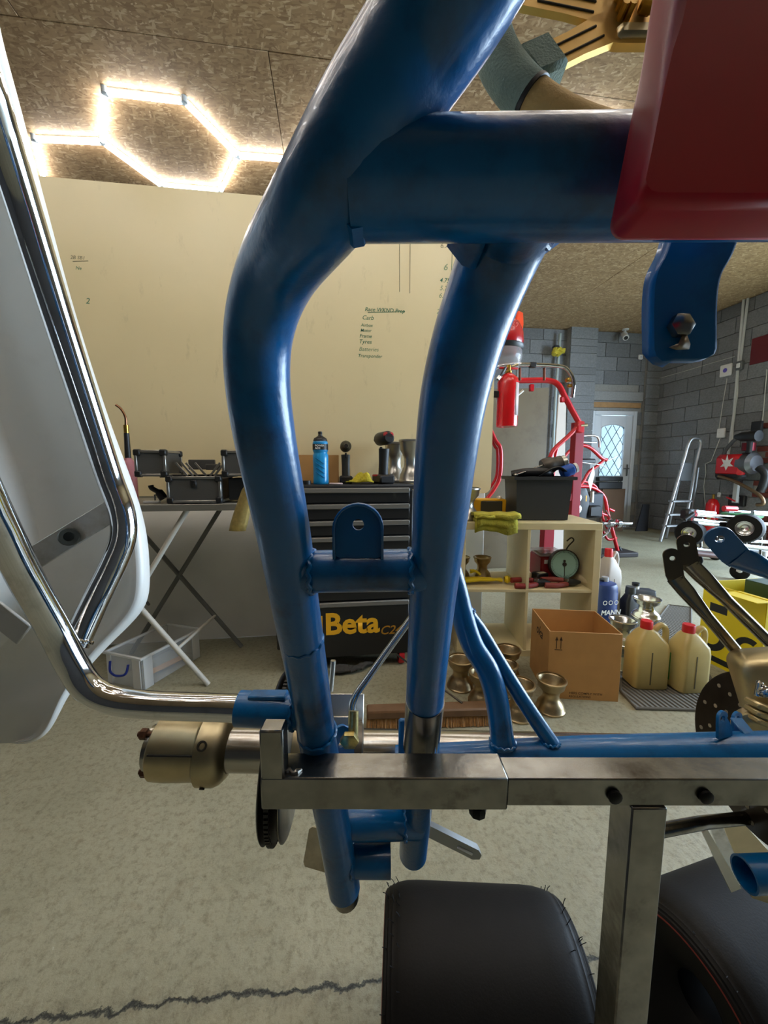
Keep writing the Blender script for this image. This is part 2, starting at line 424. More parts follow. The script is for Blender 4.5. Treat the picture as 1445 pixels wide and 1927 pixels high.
struct(MB().box(((XL+XR)/2, YB-.1, CEIL/2), (XR-XL+.4, .2, CEIL)).build('wall_behind', PLAIN))
struct(MB().box((5.06, 6.28, .012), (.9, .4, .024)).build('trim_1', LINT))
# ground outside the garage doorway
struct(MB().box((4.8, YF+1.7, 1.6), (3.2, .2, 3.2)).build('wall_added_outside', PLAIN2))  # unseen wall added outside the door so its glass does not burn out
struct(MB().box((4.8, YF+.95, -.08), (3.2, 1.4, .12)).build('floor_outside_door', PLAIN2))
struct(MB().box((9.7, 2, -.08), (7.8, 9, .12)).build('floor_yard', mat('yard_concrete', (150, 150, 146), .9, var=.1, scale=5)))
# partition that carries the board
PARTW = mat('white_painted_board', (236, 235, 230), .55, var=.03, scale=6)
struct(MB().box(((XL+.995)/2, 2.47, 1.27), (.995-XL, .08, 2.54), .003).build('wall_partition', PARTW))
# --- door
UPVC = mat('white_upvc', (214, 218, 222), .35)
door = struct(bpy.data.objects.new('door_1', None)); COL.objects.link(door); door.location = ((DX0+DX1)/2, YF, 0); door['label'] = 'white glazed door with diamond leaded glass in the far block wall'
DW = DX1-DX0-.02
def dp(mb, n, m, p=None): return mb.build(n, m, p or door)
fr = MB()
for sx in (-1, 1): fr.box((sx*(DW/2-.035), .0, 1.02), (.07, .09, 2.04), .006)
fr.box((0, 0, 2.005), (DW-.14, .09, .07), .006); dp(fr, 'door_frame', UPVC)
lf = MB(); W2 = DW/2-.075
lf.box((-W2+.065, 0, 1.0), (.13, .06, 1.93), .005); lf.box((W2-.065, 0, 1.0), (.13, .06, 1.93), .005)
lf.box((0, 0, .12), (2*W2-.26, .06, .17), .005); lf.box((0, 0, .875), (2*W2-.26, .06, .11), .005); lf.box((0, 0, .47), (2*W2-.24, .03, .74))
# arched head over the glass
gw = W2-.13; arch = [(-gw-.01, 1.96), (gw+.01, 1.96)]+[(gw*math.cos(math.radians(a)), 1.74+.07*math.sin(math.radians(a))) for a in range(0, 181, 12)]
lf.prism(arch, .06, basis((1, 0, 0), (0, 0, 1), (0, -1, 0), (0, .03, 0)))
leaf = dp(lf, 'door_leaf', UPVC)
GLASSD = bpy.data.materials.new('obscure_glass'); GLASSD.use_nodes = True
gb = GLASSD.node_tree.nodes['Principled BSDF']; gb.inputs['Base Color'].default_value = (.22, .25, .26, 1); gb.inputs['Transmission Weight'].default_value = 1; gb.inputs['Roughness'].default_value = .35; gb.inputs['IOR'].default_value = 1.1
dp(MB().box((0, .004, 1.37), (2*gw+.02, .008, .9)), 'pane', GLASSD, leaf)
lead = MB(); LEADM = mat('lead_strip', (120, 128, 130), .5)
for i in range(-6, 8):
    for sg in (-1, 1):
        p0 = None
        x0 = -gw+i*.165*1.0; a, b = [], []
        # clip the slanted came to the glass
        pts = []
        for t in range(0, 61):
            zz = .93+t*.87/60; xx = (x0+(zz-.93)*.62)*sg
            lim = gw if zz < 1.74 else gw*math.sqrt(max(0, 1-((zz-1.74)/.07)**2))
            if abs(xx) <= lim: pts.append((xx, -.004, zz))
        if len(pts) > 2: lead.tube([pts[0], pts[-1]], (.006), 5)
dp(lead, 'lead_came', LEADM, leaf)
bead = MB().tube([(-gw, -.032, .93), (gw, -.032, .93), (gw, -.032, 1.74)]+[(gw*math.cos(math.radians(a)), -.032, 1.74+.07*math.sin(math.radians(a))) for a in range(12, 169, 12)]+[(-gw, -.032, 1.74)], .008, 6, closed=True)
dp(bead, 'glazing_bead', UPVC, leaf)
hd = MB().box((W2-.05, -.04, 1.03), (.03, .012, .2), .004).tube([(W2-.05, -.045, 1.06), (W2-.05, -.085, 1.06), (W2-.16, -.085, 1.06)], .009, 8)
dp(hd, 'door_handle', mat('satin_handle', (170, 172, 172), .3, 1.), leaf)
# things stood against the lower half of the door outside the glass line: dark letter plate
dp(MB().box((0, -.035, .875), (.26, .012, .045), .004), 'letter_plate', LEADM, leaf)
# ================================================================== LED hexagon lights on the ceiling
LEDM = bpy.data.materials.new('led_tube_light'); LEDM.use_nodes = True
lb = LEDM.node_tree.nodes['Principled BSDF']; lb.inputs['Base Color'].default_value = (.9, .9, .9, 1)
lb.inputs['Emission Color'].default_value = (1.0, .985, .95, 1); lb.inputs['Emission Strength'].default_value = LED
CLIP = mat('clear_clip', (200, 214, 225), .2)
def hexlight(label, edges, pts):
    c = Vector((sum(p[0] for p in pts)/len(pts), sum(p[1] for p in pts)/len(pts), CEIL))
    t = thing('hexagon_led_light', label, 'ceiling light', c, group='hexagon LED lights on the ceiling', world=True)
    zz = CEIL-.026
    for a, b in edges:
        A = Vector((*pts[a], zz)); B = Vector((*pts[b], zz)); d = (B-A).normalized()
        tb = MB().tube([A+d*.018, B-d*.018], .0155, 8).build('led_tube', LEDM, t)
        MB().box(((0, 0, 0)), ((B-A).length-.04, .02, .010), 0, tr((A+B)/2+Vector((0, 0, .019)))@rot('Z', math.degrees(math.atan2(d.y, d.x)))).build('mount_rail', WHITEP, tb)
    used = sorted({i for e in edges for i in e})
    for i in used: MB().lathe([(0, 0), (.02, 0), (.02, .036), (0, .036)], 10, tr(pts[i][0], pts[i][1], CEIL-.036)).build('corner_joint', CLIP, t)
def hexpts(cx, cy): return [(cx+.45*math.cos(k*math.pi/3), cy+.45*math.sin(k*math.pi/3)) for k in range(6)]
H6 = [(k, (k+1) % 6) for k in range(6)]
hA = hexpts(-1.10, 3.165)
hexlight('hexagon of white LED tubes on the chipboard ceiling above the cream board', H6+[(3, 6), (6, 7), (0, 8)], hA+[(-2.0, 3.2), (-2.22, 3.62), (-.235, 3.15)])
hB = hexpts(.26, 3.14)
hexlight('hexagon of LED tubes on the ceiling hidden behind the blue kart tube', H6+[(0, 6)], hB+[(1.16, 3.05)])
hC = hexpts(1.70, 2.975)
hexlight('LED tube hexagon seen on the ceiling through the steering wheel beside the red panel', H6, hC)
for cx, cy, l in ((-2.1, 1.1, 'out of sight at far left'), (-.7, 1.1, 'out of sight left of centre'), (.75, 1.1, 'out of sight right of centre'), (2.2, 1.1, 'out of sight over the mat'), (-1.4, .25, 'out of sight nearest left'), (.0, .25, 'out of sight nearest'), (1.45, .25, 'out of sight nearest right')):  # unseen lights added above the view to brighten board and floor
    hexlight('added fill light, hexagon of white LED tubes on the ceiling, %s' % l, H6, hexpts(cx, cy))
# ================================================================== KART CHASSIS STANDING UPRIGHT ON ITS STAND
kart = thing('kart_chassis', 'bare blue tubular racing kart chassis stood on end close to the viewer', 'kart', at(640, 1690, .40), world=True)
TR = .0165
def K(*p): return at(*p)
def ktube(name, pts, r, m=None, parent=None, n=24, sub=8, label=None, caps=True):
    rr = r if isinstance(r, list) else None
    P = spline([K(*p) for p in pts], sub)
    return MB().tube(P, rr or r, n, caps).build(name, m or BLUE, parent or kart, label)
def weld(parent, c, axis, r, wob=.0012, m=None, br=.0014):
    """rippled bead around a joint"""
    M = zto(axis, c); pts = []
    for k in range(60):
        q = 2*math.pi*k/60; rr = r-.0004+wob*.2*math.sin(k*2.1)
        pts.append(M @ Vector((rr*math.cos(q), rr*math.sin(q), .0008*math.sin(k*1.3))))
    return MB().tube(pts, br, 8, closed=True).build('weld_bead', m or BLUE, parent)
A = ktube('side_tube', [(1090, -440, .090), (1005, -290, .092), (918, -135, .0975), (845, 0, .106), (768, 120, .114), (692, 240, .119), (616, 370, .130), (526, 505, .166), (490, 610, .188), (485, 710, .200), (500, 830, .212), (533, 1000, .240), (558, 1150, .275), (580, 1280, .315), (597, 1390, .342), (614, 1480, .365), (632, 1580, .388), (648, 1672, .405)], TR,
          label='long blue curved tube nearest the white side panel')
weld(A, K(569, 1205, .29), K(580, 1280, .315)-K(558, 1150, .275), TR-.001, .0004)
# worn steel end cap of that tube
MB().tube([K(648, 1670, .405), K(652, 1690, .409)], [TR*.96, TR*.8], 20).build('tube_end', STEEL, A)
B = ktube('side_tube', [(985, 365, .132), (955, 440, .150), (915, 540, .166), (880, 640, .177), (853, 750, .190), (838, 860, .208), (829, 960, .230), (820, 1060, .256), (811, 1160, .288), (803, 1260, .318), (797, 1350, .345), (790, 1450, .385), (783, 1540, .43), (777, 1606, .462)], TR,
          label='shorter blue curved tube joined under the upper cross tube')
# worn patch, bare steel showing at the foot of the tube
BARE = mat('scuffed_bare_tube', (120, 118, 112), .25, 1., dirt=(12, 30, 52), dirt_amt=.95, dirt_scale=18, var=.2, scale=14)
MB().tube(spline([K(799.5, 1318, .334), K(797, 1350, .345), K(792, 1405, .366)], 6), TR+.0004, 24).build('scuffed_patch', BARE, B)
X1 = ktube('cross_tube', [(662, 346, .1262), (1000, 343, .125), (1500, 338, .122)], .0163, label='upper blue cross tube running behind the red panel')
weld(B, K(962, 425, .148), K(955, 440, .150)-K(915, 540, .166), TR+.0006)
# gusset plates in the corners of the upper joints
def gusset(parent, pts, d, t=.004):
    v = [K(x, y, d) for x, y in pts]; n = (v[1]-v[0]).cross(v[2]-v[0]).normalized()*t
    k = len(v); mb = MB(); mb.add([p-n*.5 for p in v]+[p+n*.5 for p in v], [list(range(k)), list(range(k, 2*k))[::-1]]+[(i, (i+1) % k, k+(i+1) % k, k+i) for i in range(k)])
    return mb.build('gusset', BLUE, parent)
gusset(X1, [(652, 438), (664, 450), (684, 446), (692, 432), (690, 400), (655, 400)], .128, .009)
gusset(X1, [(848, 432), (862, 450), (878, 470), (905, 480), (905, 425)], .142, .018)
gusset(X1, [(1015, 432), (1068, 434), (1040, 455), (1015, 478)], .146, .014)
X2 = ktube('cross_tube', [(545, 1076, .257), (680, 1074, .257), (830, 1072, .259)], .0142, label='scuffed blue cross tube carrying the upright tab')
weld(X2, K(588, 1076, .254), R, .0148); weld(X2, K(772, 1074, .254), R, .0148)
def scuff_mat():
    m = bpy.data.materials.new('rubbed_paint'); m.use_nodes = True; nt = m.node_tree; L = nt.links; b = nt.nodes['Principled BSDF']
    b.inputs['Base Color'].default_value = lin((128, 152, 160))+(1,); b.inputs['Roughness'].default_value = .5
    tc = nt.nodes.new('ShaderNodeTexCoord'); n = nt.nodes.new('ShaderNodeTexNoise'); n.inputs['Scale'].default_value = 60; n.inputs['Detail'].default_value = 10; n.inputs['Roughness'].default_value = .85; L.new(tc.outputs['Object'], n.inputs['Vector'])
    r = nt.nodes.new('ShaderNodeMapRange'); r.inputs[1].default_value = .5; r.inputs[2].default_value = .68; r.inputs[3].default_value = 0; r.inputs[4].default_value = .85; L.new(n.outputs[0], r.inputs[0]); L.new(r.outputs[0], b.inputs['Alpha']); return m
RUB = scuff_mat()
xa, xb = K(622, 1075, .257), K(775, 1073, .2585); ax_ = (xb-xa).normalized(); up_ = (U-ax_*U.dot(ax_)).normalized(); fr_ = up_.cross(ax_)
rws = []
for t in range(13):
    c_ = xa+(xb-xa)*(t/12); rws.append([c_+(up_*math.cos(q)-F*math.sin(q)*1.0).normalized()*.01445 for q in [math.radians(-30+k*(95+8*math.sin(t*1.7))/7) for k in range(8)]])
MB().grid(rws).build('rubbed_patch', RUB, X2, 'rubbed pale paint on the cross tube')
# upright U-shaped tab with a hole on the middle cross tube
def tabpoly(wd, ht, n=14): return [(-wd/2, 0), (wd/2, 0)]+[(wd/2*math.cos(math.pi*k/n), ht-wd/2+wd/2*math.sin(math.pi*k/n)) for k in range(n+1)]
tm = kmat(675, 1048, .249) @ rot('X', 6)
tab = MB().holed(tabpoly(.0305, .0345), (0, .0215), .0036, .0028, tm, 48)
fl = []
for x, y in tabpoly(.0305, .0345)[1:]+[tabpoly(.0305, .0345)[0]]: fl.append(tm @ Vector((x, y, .001)))
tabo = tab.build('mounting_tab', BLUE, kart, label='upright blue tab with a round hole')
rim = []
outl = tabpoly(.0305, .0345)[1:]+[tabpoly(.0305, .0345)[0]]
MB().grid([[tm @ Vector((x, y, zz)) for x, y in outl] for zz in (-.001, .004, .007)]).build('tab_flange', BLUE, tabo, solid=.0016)
MB().tube([K(640, 1042, .25), K(640, 1054, .252), K(660, 1060, .252), K(690, 1060, .252), K(712, 1054, .252), K(714, 1042, .25)], .0026, 8).build('weld_bead', BLUE, tabo)
# lower cross tubes behind the stand bar
X3 = ktube('cross_tube', [(620, 1549, .40), (700, 1549, .405), (785, 1549, .43)], .0155, label='lower blue cross tube just under the steel stand bar')
weld(X3, K(650, 1549, .395), R, .016); weld(X3, K(762, 1549, .408), R, .016)
def hollow(name, a, b, r, m, parent, label=None, wall=.0022):
    ax = b-a; L = ax.length
    return MB().lathe([(r, 0), (r, L), (r-wall, L), (r-wall, 0)], 28, zto(ax, a), closed=True).build(name, m, parent, label)
stub = hollow('stub_tube', K(640, 1619, .405), K(735, 1619, .405), .0152, BLUE, kart, 'short blue stub tube with an open end'); weld(stub, K(663, 1619, .40), R, .0156)
# bumper socket on the left
sock = MB().tube([K(585, 1345, .338), K(560, 1340, .338), K(528, 1337, .338), K(449, 1333, .338)], [.0135, .0142, .0148, .0148], 24).build('bumper_socket', BLUE, kart, 'blue socket sleeve holding the chrome bumper end')
weld(sock, K(552, 1339, .338), R, .0152)
MB().box((0, 0, 0), (.032, .004, .014), .001, kmat(505, 1308, .336)).build('socket_slot_plate', BLUE, sock)
weld(A, K(597, 1378, .338), K(597, 1390, .342)-K(580, 1280, .315), TR+.0002, .0006)
# chrome bumper: two bent tubes
cb = ktube('side_bumper', [(520, 1336, .338), (400, 1331, .338), (290, 1327, .337), (215, 1318, .335), (168, 1295, .333), (135, 1248, .330), (100, 1180, .322), (50, 1090, .302), (0, 992, .278), (-70, 850, .25), (-170, 650, .235), (-320, 380, .22)], .0115, CHROME, label='bent chrome bumper tube in front of the white panel')
cb2 = ktube('side_bumper', [(-230, -430, .215), (-120, -110, .235), (-40, 120, .250), (5, 262, .272), (50, 405, .295), (107, 590, .325), (163, 765, .353), (205, 895, .37), (229, 962, .374), (232, 1010, .374), (215, 1058, .371), (180, 1130, .362), (140, 1216, .345)], .0112, CHROME, label='upper chrome bumper tube bent at a right angle')
weld(cb2, K(146, 1205, .347), K(180, 1130, .362)-K(140, 1216, .345), .0118, m=CHROME)
FLATM = mat('zinc_plated_strap', (196, 198, 196), .4, .45, var=.1, scale=20, dirt=(120, 104, 70), dirt_amt=.8, dirt_scale=10)
p0, p1 = K(20, 1078, .352), K(214, 958, .378); ax = (p1-p0); L = ax.length
Mst = basis(ax.normalized(), (U-ax.normalized()*U.dot(ax.normalized())).normalized(), ax.normalized().cross((U-ax.normalized()*U.dot(ax.normalized())).normalized()), (p0+p1)/2)
st = MB().box((0, 0, 0), (L, .021, .003), .0008, Mst).build('mounting_strap', FLATM, kart, 'flat zinc plated strap across the chrome bumper')
bp = Mst @ Vector((.005, 0, 0)); tow = (KM @ Vector((.62, .05, .78)))
MB().lathe([(0, 0), (.0085, 0), (.0085, .012), (.0075, .014), (0.0042, .014), (.0042, .006), (0, .006)], 6 and 24, zto(tow, bp)).build('socket_bolt', mat('blackened_bolt', (92, 94, 88), .4, .9), st)
st2 = MB().box((0, 0, 0), (.06, .02, .003), .0008, kmat(-5, 1155, .33) @ rot('Z', -38)).build('mounting_strap', FLATM, kart)
# white plastic side pod
edge = [(-700, -215), (-420, -132), (-140, -55), (-40, -18), (70, 0), (180, 32), (300, 62), (430, 97), (560, 131), (680, 168), (800, 207), (880, 238), (950, 263), (1010, 277), (1070, 281), (1115, 281), (1145, 271), (1175, 244), (1205, 212), (1240, 178), (1280, 146), (1320, 120), (1355, 104), (1380, 88), (1394, 66), (1399, 40)]
rows = []
for i, (y, x) in enumerate(edge):
    ty = max(0, (y+140)/1540); base = .335+.075*min(1, ty*1.35); row = []
    for q, dx, dd in ((0, 0, .040), (1, -4, .022), (2, -11, .010), (3, -24, .004), (4, -38, .006), (5, -46, .014), (6, -58, .022), (7, -110, .026), (8, -200, .010), (9, -330, -.045), (10, -480, -.10)):
        k = 1. if y < 1140 else max(.25, 1-(y-1140)/330)
        row.append(K(x+dx*(k if q < 8 else 1), y-(0 if q else 0), base+dd*(1 if y < 1300 else .6)))
    rows.append(row)
WPOD = mat('white_side_pod_plastic', (222, 221, 216), .38, var=.03, scale=8, dirt=(168, 160, 146), dirt_amt=.35, dirt_scale=5)
pod = MB().grid(rows).build('side_pod', WPOD, kart, 'large white plastic side panel', solid=.003)
sm = pod.modifiers.new('smooth', 'SUBSURF'); sm.levels = 1; sm.render_levels = 2
# red panel at top right, held against the cross tube
RPM = mat('dark_red_panel', (164, 0, 34), .42, var=.05, scale=60)
def rounded_slab(mb, wd, ht, t, r, bev, M):
    outer = rrect(wd, ht, r, 8); loops = []
    for z_, ins in ((-t/2, bev), (-t/2+bev*.35, bev*.35), (-t/2+bev, 0), (t/2-bev, 0), (t/2-bev*.35, bev*.35), (t/2, bev)):
        kx, ky = (wd-2*ins)/wd, (ht-2*ins)/ht
        loops.append([(x*kx, y*ky, z_) for x, y in outer])
    n = len(outer); vs = [p for l in loops for p in l]; fs = [list(range(n))[::-1], [5*n+i for i in range(n)]]
    for a in range(5):
        for i in range(n): fs.append((a*n+i, a*n+(i+1) % n, (a+1)*n+(i+1) % n, (a+1)*n+i))
    return mb.add(vs, fs, M)
def poly_slab(poly, t, bev, M):
    """moulded slab from an outline, edges rolled over front and back"""
    n = len(poly); cx = sum(p[0] for p in poly)/n; cy = sum(p[1] for p in poly)/n; loops = []
    for z_, ins in ((-t/2, bev), (-t/2+bev*.3, bev*.3), (-t/2+bev, 0), (t/2-bev, 0), (t/2-bev*.3, bev*.3), (t/2, bev)):
        l = []
        for x, y in poly:
            d = Vector((x-cx, y-cy)); L_ = d.length; d = d*((L_-ins)/L_); l.append((cx+d.x, cy+d.y, z_))
        loops.append(l)
    return MB().grid(loops, M, closed=True).add(loops[0], [list(range(n))], M).add(loops[-1], [list(range(n))], M)
rp = [(1600, 450), (1600, -400), (1300, -400)]+[(1235-80*t/440., t) for t in range(-300, 420, 60)]+[(1156, 428), (1160, 440), (1168, 449), (1182, 453)]
dR = .0965
red = poly_slab([((x-1400)*(dR-.007)/FPX, (60-y)*(dR-.007)/FPX) for x, y in rp], .014, .0026, kmat(1400, 60, dR)).build('red_panel', RPM, kart, 'dark red moulded panel with a rounded corner', angle=60)
# blue hanging tab with a worn bolt, below the red panel
tb = [(1335, 380, .150), (1312, 470, .152), (1288, 520, .155), (1281, 575, .158), (1281, 660, .160)]
c = spline([K(*p) for p in tb], 6); wd = .0132; rows2 = []
for i, p in enumerate(c):
    a = c[min(i+1, len(c)-1)]-c[max(i-1, 0)]; side = R
    ww = wd
    rows2.append([p-side*ww-F*(-.003), p-side*(ww-.002), p-side*ww*.5, p+side*ww*.5, p+side*(ww-.001), p+side*ww])
end = rows2[-1]
for k, (dz, ws) in enumerate(((.0022, .93), (.0036, .75), (.0044, .45))):
    cc = c[-1]-U*dz; rows2.append([cc-R*wd*ws-F*(-.002), cc-R*(wd-.002)*ws, cc-R*wd*ws*.5, cc+R*wd*ws*.5, cc+R*(wd-.001)*ws, cc+R*wd*ws])
ht = MB().grid(rows2).build('hanging_tab', BLUE, kart, 'bent blue tab hanging under the red panel', solid=.004)
MB().lathe([(0, 0), (.0048, 0), (.0048, .003), (.003, .0042), (0, .0042)], 6, kmat(1276, 616, .1565)).build('worn_bolt', STEEL, ht)
WEAR = mat('bare_scratched_metal', (150, 138, 120), .4, .8, var=.3, scale=200)
MB().add([KM @ Vector(v) + K(1282, 648, .1558) for v in ((-.005, -.0012, 0), (-.002, -.0022, 0), (.003, -.002, 0), (.0035, 0, 0), (.002, .004, 0), (0, .003, 0), (-.001, .0005, 0))], [(0, 1, 2, 3, 4, 5, 6)]).build('bare_scratch', WEAR, ht, solid=.0006)
# rear Y-stays and rail, lit from above
Y1 = ktube('rear_stay', [(838, 1040, .43), (858, 1110, .43), (872, 1165, .428), (890, 1215, .425), (918, 1262, .422), (935, 1320, .420), (947, 1405, .418)], .0125, label='thick blue stay running down to the lower rail')
Y2 = ktube('rear_stay', [(866, 1130, .432), (882, 1158, .432), (905, 1190, .432), (938, 1245, .43), (985, 1320, .425), (1040, 1402, .418)], .0083, label='thin blue stay branching from the thick one')
weld(Y2, K(880, 1156, .432), K(905, 1190, .432)-K(866, 1130, .432), .0092); weld(Y1, K(946, 1397, .418), U, .0138); weld(Y2, K(1036, 1396, .418), U, .0098)
rail = ktube('lower_rail', [(745, 1428, .430), (900, 1424, .425), (1040, 1420, .42), (1240, 1416, .41), (1500, 1411, .395)], [.0135+.0045*min(1, i/20) for i in range(33)], label='bright blue rail lying above the steel bar')
MB().box((0, 0, 0), (.012, .05, .006), .002, kmat(760, 1395, .42)).build('axle_bracket', BLUE, rail)
# clevis bracket on the rail
for dx, dd in ((0, .0), (28, .022)):
    pol = [(-.007, -.008), (.016, -.008), (.012, .004), (.006, .012)]+[(.0005+.0072*math.cos(math.radians(a)), .0125+.0072*math.sin(math.radians(a))) for a in range(10, 200, 20)]
    MB().holed(pol, (-.0005, .012), .0035, .0028, kmat(1355+dx, 1372, .398+dd) @ rot('Y', 18), 40).build('clevis_plate', BLUE, rail)
MB().box((0, 0, 0), (.013, .02, .003), .001, kmat(1398, 1368, .408) @ rot('X', -60)).build('clevis_bridge', BLUE, rail)
# seat stays on the right: two plated, one blue
def stay(label, pts, wd, m, hole, tubed=None):
    c = [K(*p) for p in pts]; nx = (c[1]-c[0]).cross(c[2]-c[1]).normalized()
    P = spline(c, 5); rows = []
    o = None
    mb = MB()
    # flattened eye
    a = (c[1]-c[0]).normalized(); side = R*math.cos(.45)-F*math.sin(.45); side = (side-a*side.dot(a)).normalized(); nrm = a.cross(side)
    Ln = (c[1]-c[0]).length
    pol = [(Ln, -wd), (Ln, wd)]+[(.0+wd*.9-wd*.9*math.sin(math.pi*k/10)*1.0 - .0, wd*math.cos(math.pi*k/10)) for k in range(11)]
    mb.holed(pol, (Ln*.33, 0), wd*.32, .004, basis(a, side, nrm, c[0]-nrm*.002), 44)
    o = mb.build('seat_stay', m, kart, label)
    # pressed transition, then the round tube
    e = (c[2]-c[1]).normalized(); s2 = (side-e*side.dot(e)).normalized(); n2 = e.cross(s2)
    L2 = (c[2]-c[1]).length; loops = []
    for t, fw, fh in ((0, 1, .2), (.12, 1, .22), (.24, .86, .55), (.34, .72, .72), (1., .72, .72)):
        loops.append([c[1]+e*(L2*t)+s2*(wd*fw*math.cos(2*math.pi*k/20))+n2*(wd*fh*math.sin(2*math.pi*k/20)) for k in range(20)])
    mb2 = MB().grid(loops, closed=True); mb2.build('stay_tube', m, o)
    # bend between eye and tube
    MB().grid([[c[1]-a*.004+side*q+nrm*h for q, h in ((-wd, -.002), (wd, -.002), (wd, .002), (-wd, .002))], [c[1]+e*.004+s2*q+n2*h for q, h in ((-wd, -.002), (wd, -.002), (wd, .002), (-wd, .002))]], closed=True).build('pressed_bend', m, o)
    return o
stay('plated steel seat stay with drilled flat end, lower of two', [(1262, 1032, .50), (1270, 1088, .50), (1440, 1290, .51)], .0098, NICKEL, 0)
stay('plated steel seat stay with drilled flat end, upper of two', [(1288, 1006, .52), (1298, 1062, .52), (1490, 1250, .53)], .0106, NICKEL, 0)
stay('blue seat stay with drilled flat end', [(1338, 996, .50), (1385, 1048, .50), (1560, 1120, .50)], .0158, BLUE, 0)
# axle, hub and discs
AXR = .025
a0, a1 = K(285, 1406, .462), K(1560, 1430, .5); adir = (a1-a0).normalized()
axle = MB().tube([a0, a1], AXR, 32).build('rear_axle', AXLE, kart, 'polished steel axle behind the blue tubes')
def axm(px, dlt=0):
    """frame on the axle at photo column px, z along the axle"""
    lo, hi = 0., 1.
    for _ in range(40):
        m_ = (lo+hi)/2; p = a0+(a1-a0)*m_; v = p-C0; x = 722.5+FPX*v.dot(R)/v.dot(F)
        if x < px: lo = m_
        else: hi = m_
    return zto(adir, a0+(a1-a0)*lo + adir*dlt)
HUBM = BRASSY
hub = MB().lathe([(.0, 0), (.030, 0), (.0345, .003), (.0355, .02), (.0345, .052), (.036, .055), (.0395, .057), (.0395, .074), (.037, .080), (.031, .086), (.0255, .088), (.0255, .06)], 40, axm(296)).build('wheel_hub', HUBM, kart, 'dull gold wheel hub with pinch clamp on the axle end')
hm = axm(296)
for ang in (112, 248, 10):
    q = math.radians(ang); 
    bx = Vector((.026*math.cos(q), .026*math.sin(q), 0))
    stud = MB().lathe([(0, -.016), (.003, -.016), (.003, 0), (0, 0)], 10, hm @ tr(bx)); stud.lathe([(.003, -.013), (.0062, -.013), (.0062, -.006), (.003, -.006)], 6, hm @ tr(bx)).build('wheel_stud', mat('rusty_steel', (92, 62, 46), .6, .7, var=.3, scale=200), hub)
# slit and clamp bolt pocket
near = -(F)
hs = hm @ Vector((0, 0, .03))
def radial(v): v = v-adir*v.dot(adir); return v.normalized()
rr = radial(-F*.85 + U*.3)
MB().box((0, 0, 0), (.062, .0016, .004), 0, basis(adir, radial(-F*.85+U*.3).cross(adir), rr, hs+rr*.0365+adir*.008)).build('clamp_slit', mat('dark_gap', (14, 12, 10), .8), hub)
rr2 = radial(-F*.8+U*.55)
MB().lathe([(0, 0), (.0048, 0), (.0055, .002), (.0055, .004), (.0035, .004), (.003, .001), (0, .001)], 18, zto(rr2, hm @ Vector((0, 0, .0655))+rr2*.0372)).build('clamp_bolt', mat('dark_steel_bolt', (70, 66, 60), .4, .9), hub)
rr3 = radial(-F*.7-U*.75)
MB().lathe([(0, 0), (.003, 0), (.003, .003), (0, .003)], 14, zto(rr3, hm @ Vector((0, 0, .0655))+rr3*.0382)).build('clamp_bolt', MATS['dark_steel_bolt'], hub)
# sprocket pair by the left tube
SPR = mat('black_sprocket', (34, 32, 31), .45, .6)
def disc(r, t, px, name, m, inner=.027, holes=0, dz=0, label=None):
    M = axm(px, dz); mb = MB()
    mb.lathe([(inner, 0), (r-.002, 0), (r, .0015), (r, t-.0015), (r-.002, t), (inner, t)], 72, M, closed=True)
    return mb.build(name, m, kart, label)
sp1 = disc(.088, .005, 533, 'sprocket', SPR, label='black toothed sprocket under the stand bar')
th = MB()
M = axm(533)
for k in range(90):
    q = 2*math.pi*k/90; th.box((.0885, 0, .0025), (.005, .0035, .0045), 0, M @ rot('Z', k*4))
th.build('teeth', SPR, sp1)['kind'] = 'stuff'
disc(.09, .0035, 527, 'chain_guard_disc', SPR, label='black guard disc beside the sprocket', dz=-.004)
sd = disc(.088, .004, 551, 'steel_guard_disc', mat('brushed_disc', (128, 124, 116), .36, .9, var=.12, scale=60), label='grey steel guard disc beside the sprocket')
hubb = MB().lathe([(.026, 0), (.045, 0), (.045, .03), (.026, .03)], 40, axm(540)).build('sprocket_carrier', BRASSY, kart)
# axle bearing cassette and bolt between the two tubes
MB().lathe([(.0255, 0), (.0335, .002), (.0335, .018), (.0255, .02)], 36, axm(652)).build('bearing_collar', mat('dark_collar', (96, 90, 82), .35, .9), kart)
MB().holed([(-.012, -.03), (.014, -.03), (.014, .012), (.002, .02), (-.012, .016)], (0, 0), .0028, .004, kmat(640, 1398, .40) @ rot('Y', 20)).build('bearing_bracket', BLUE, kart)
MB().lathe([(0, 0), (.0085, 0), (.0095, .0012), (.0095, .006), (.008, .007), (0, .0072)], 6, kmat(658, 1388, .388) @ rot('X', 15)).lathe([(0, -.03), (.0052, -.03), (.0052, 0), (0, 0)], 16, kmat(664, 1400, .39) @ rot('X', 70)).build('hex_bolt', mat('zinc_yellow_bolt', (182, 166, 112), .34, 1., var=.2, scale=300), kart, 'hexagon bolt head beside the axle')
# thin bent rod rising to the right
ktube('chrome_rod', [(661, 1392, .43), (662, 1345, .43), (668, 1312, .432), (700, 1265, .44), (790, 1140, .455)], .0042, CHROME, label='thin bent chrome rod between the two blue tubes', n=12)
MB().box((0, 0, 0), (.05, .05, .004), .001, kmat(648, 1345, .50) @ rot('X', -25)).box((0, .0, .004), (.03, .032, .006), .001, kmat(645, 1375, .47) @ rot('X', -25)).build('axle_bracket', ALU, kart)
ktube('pedal_lever', [(622, 1300, .50), (625, 1270, .50), (627, 1243, .50)], .0035, ALU, n=10)
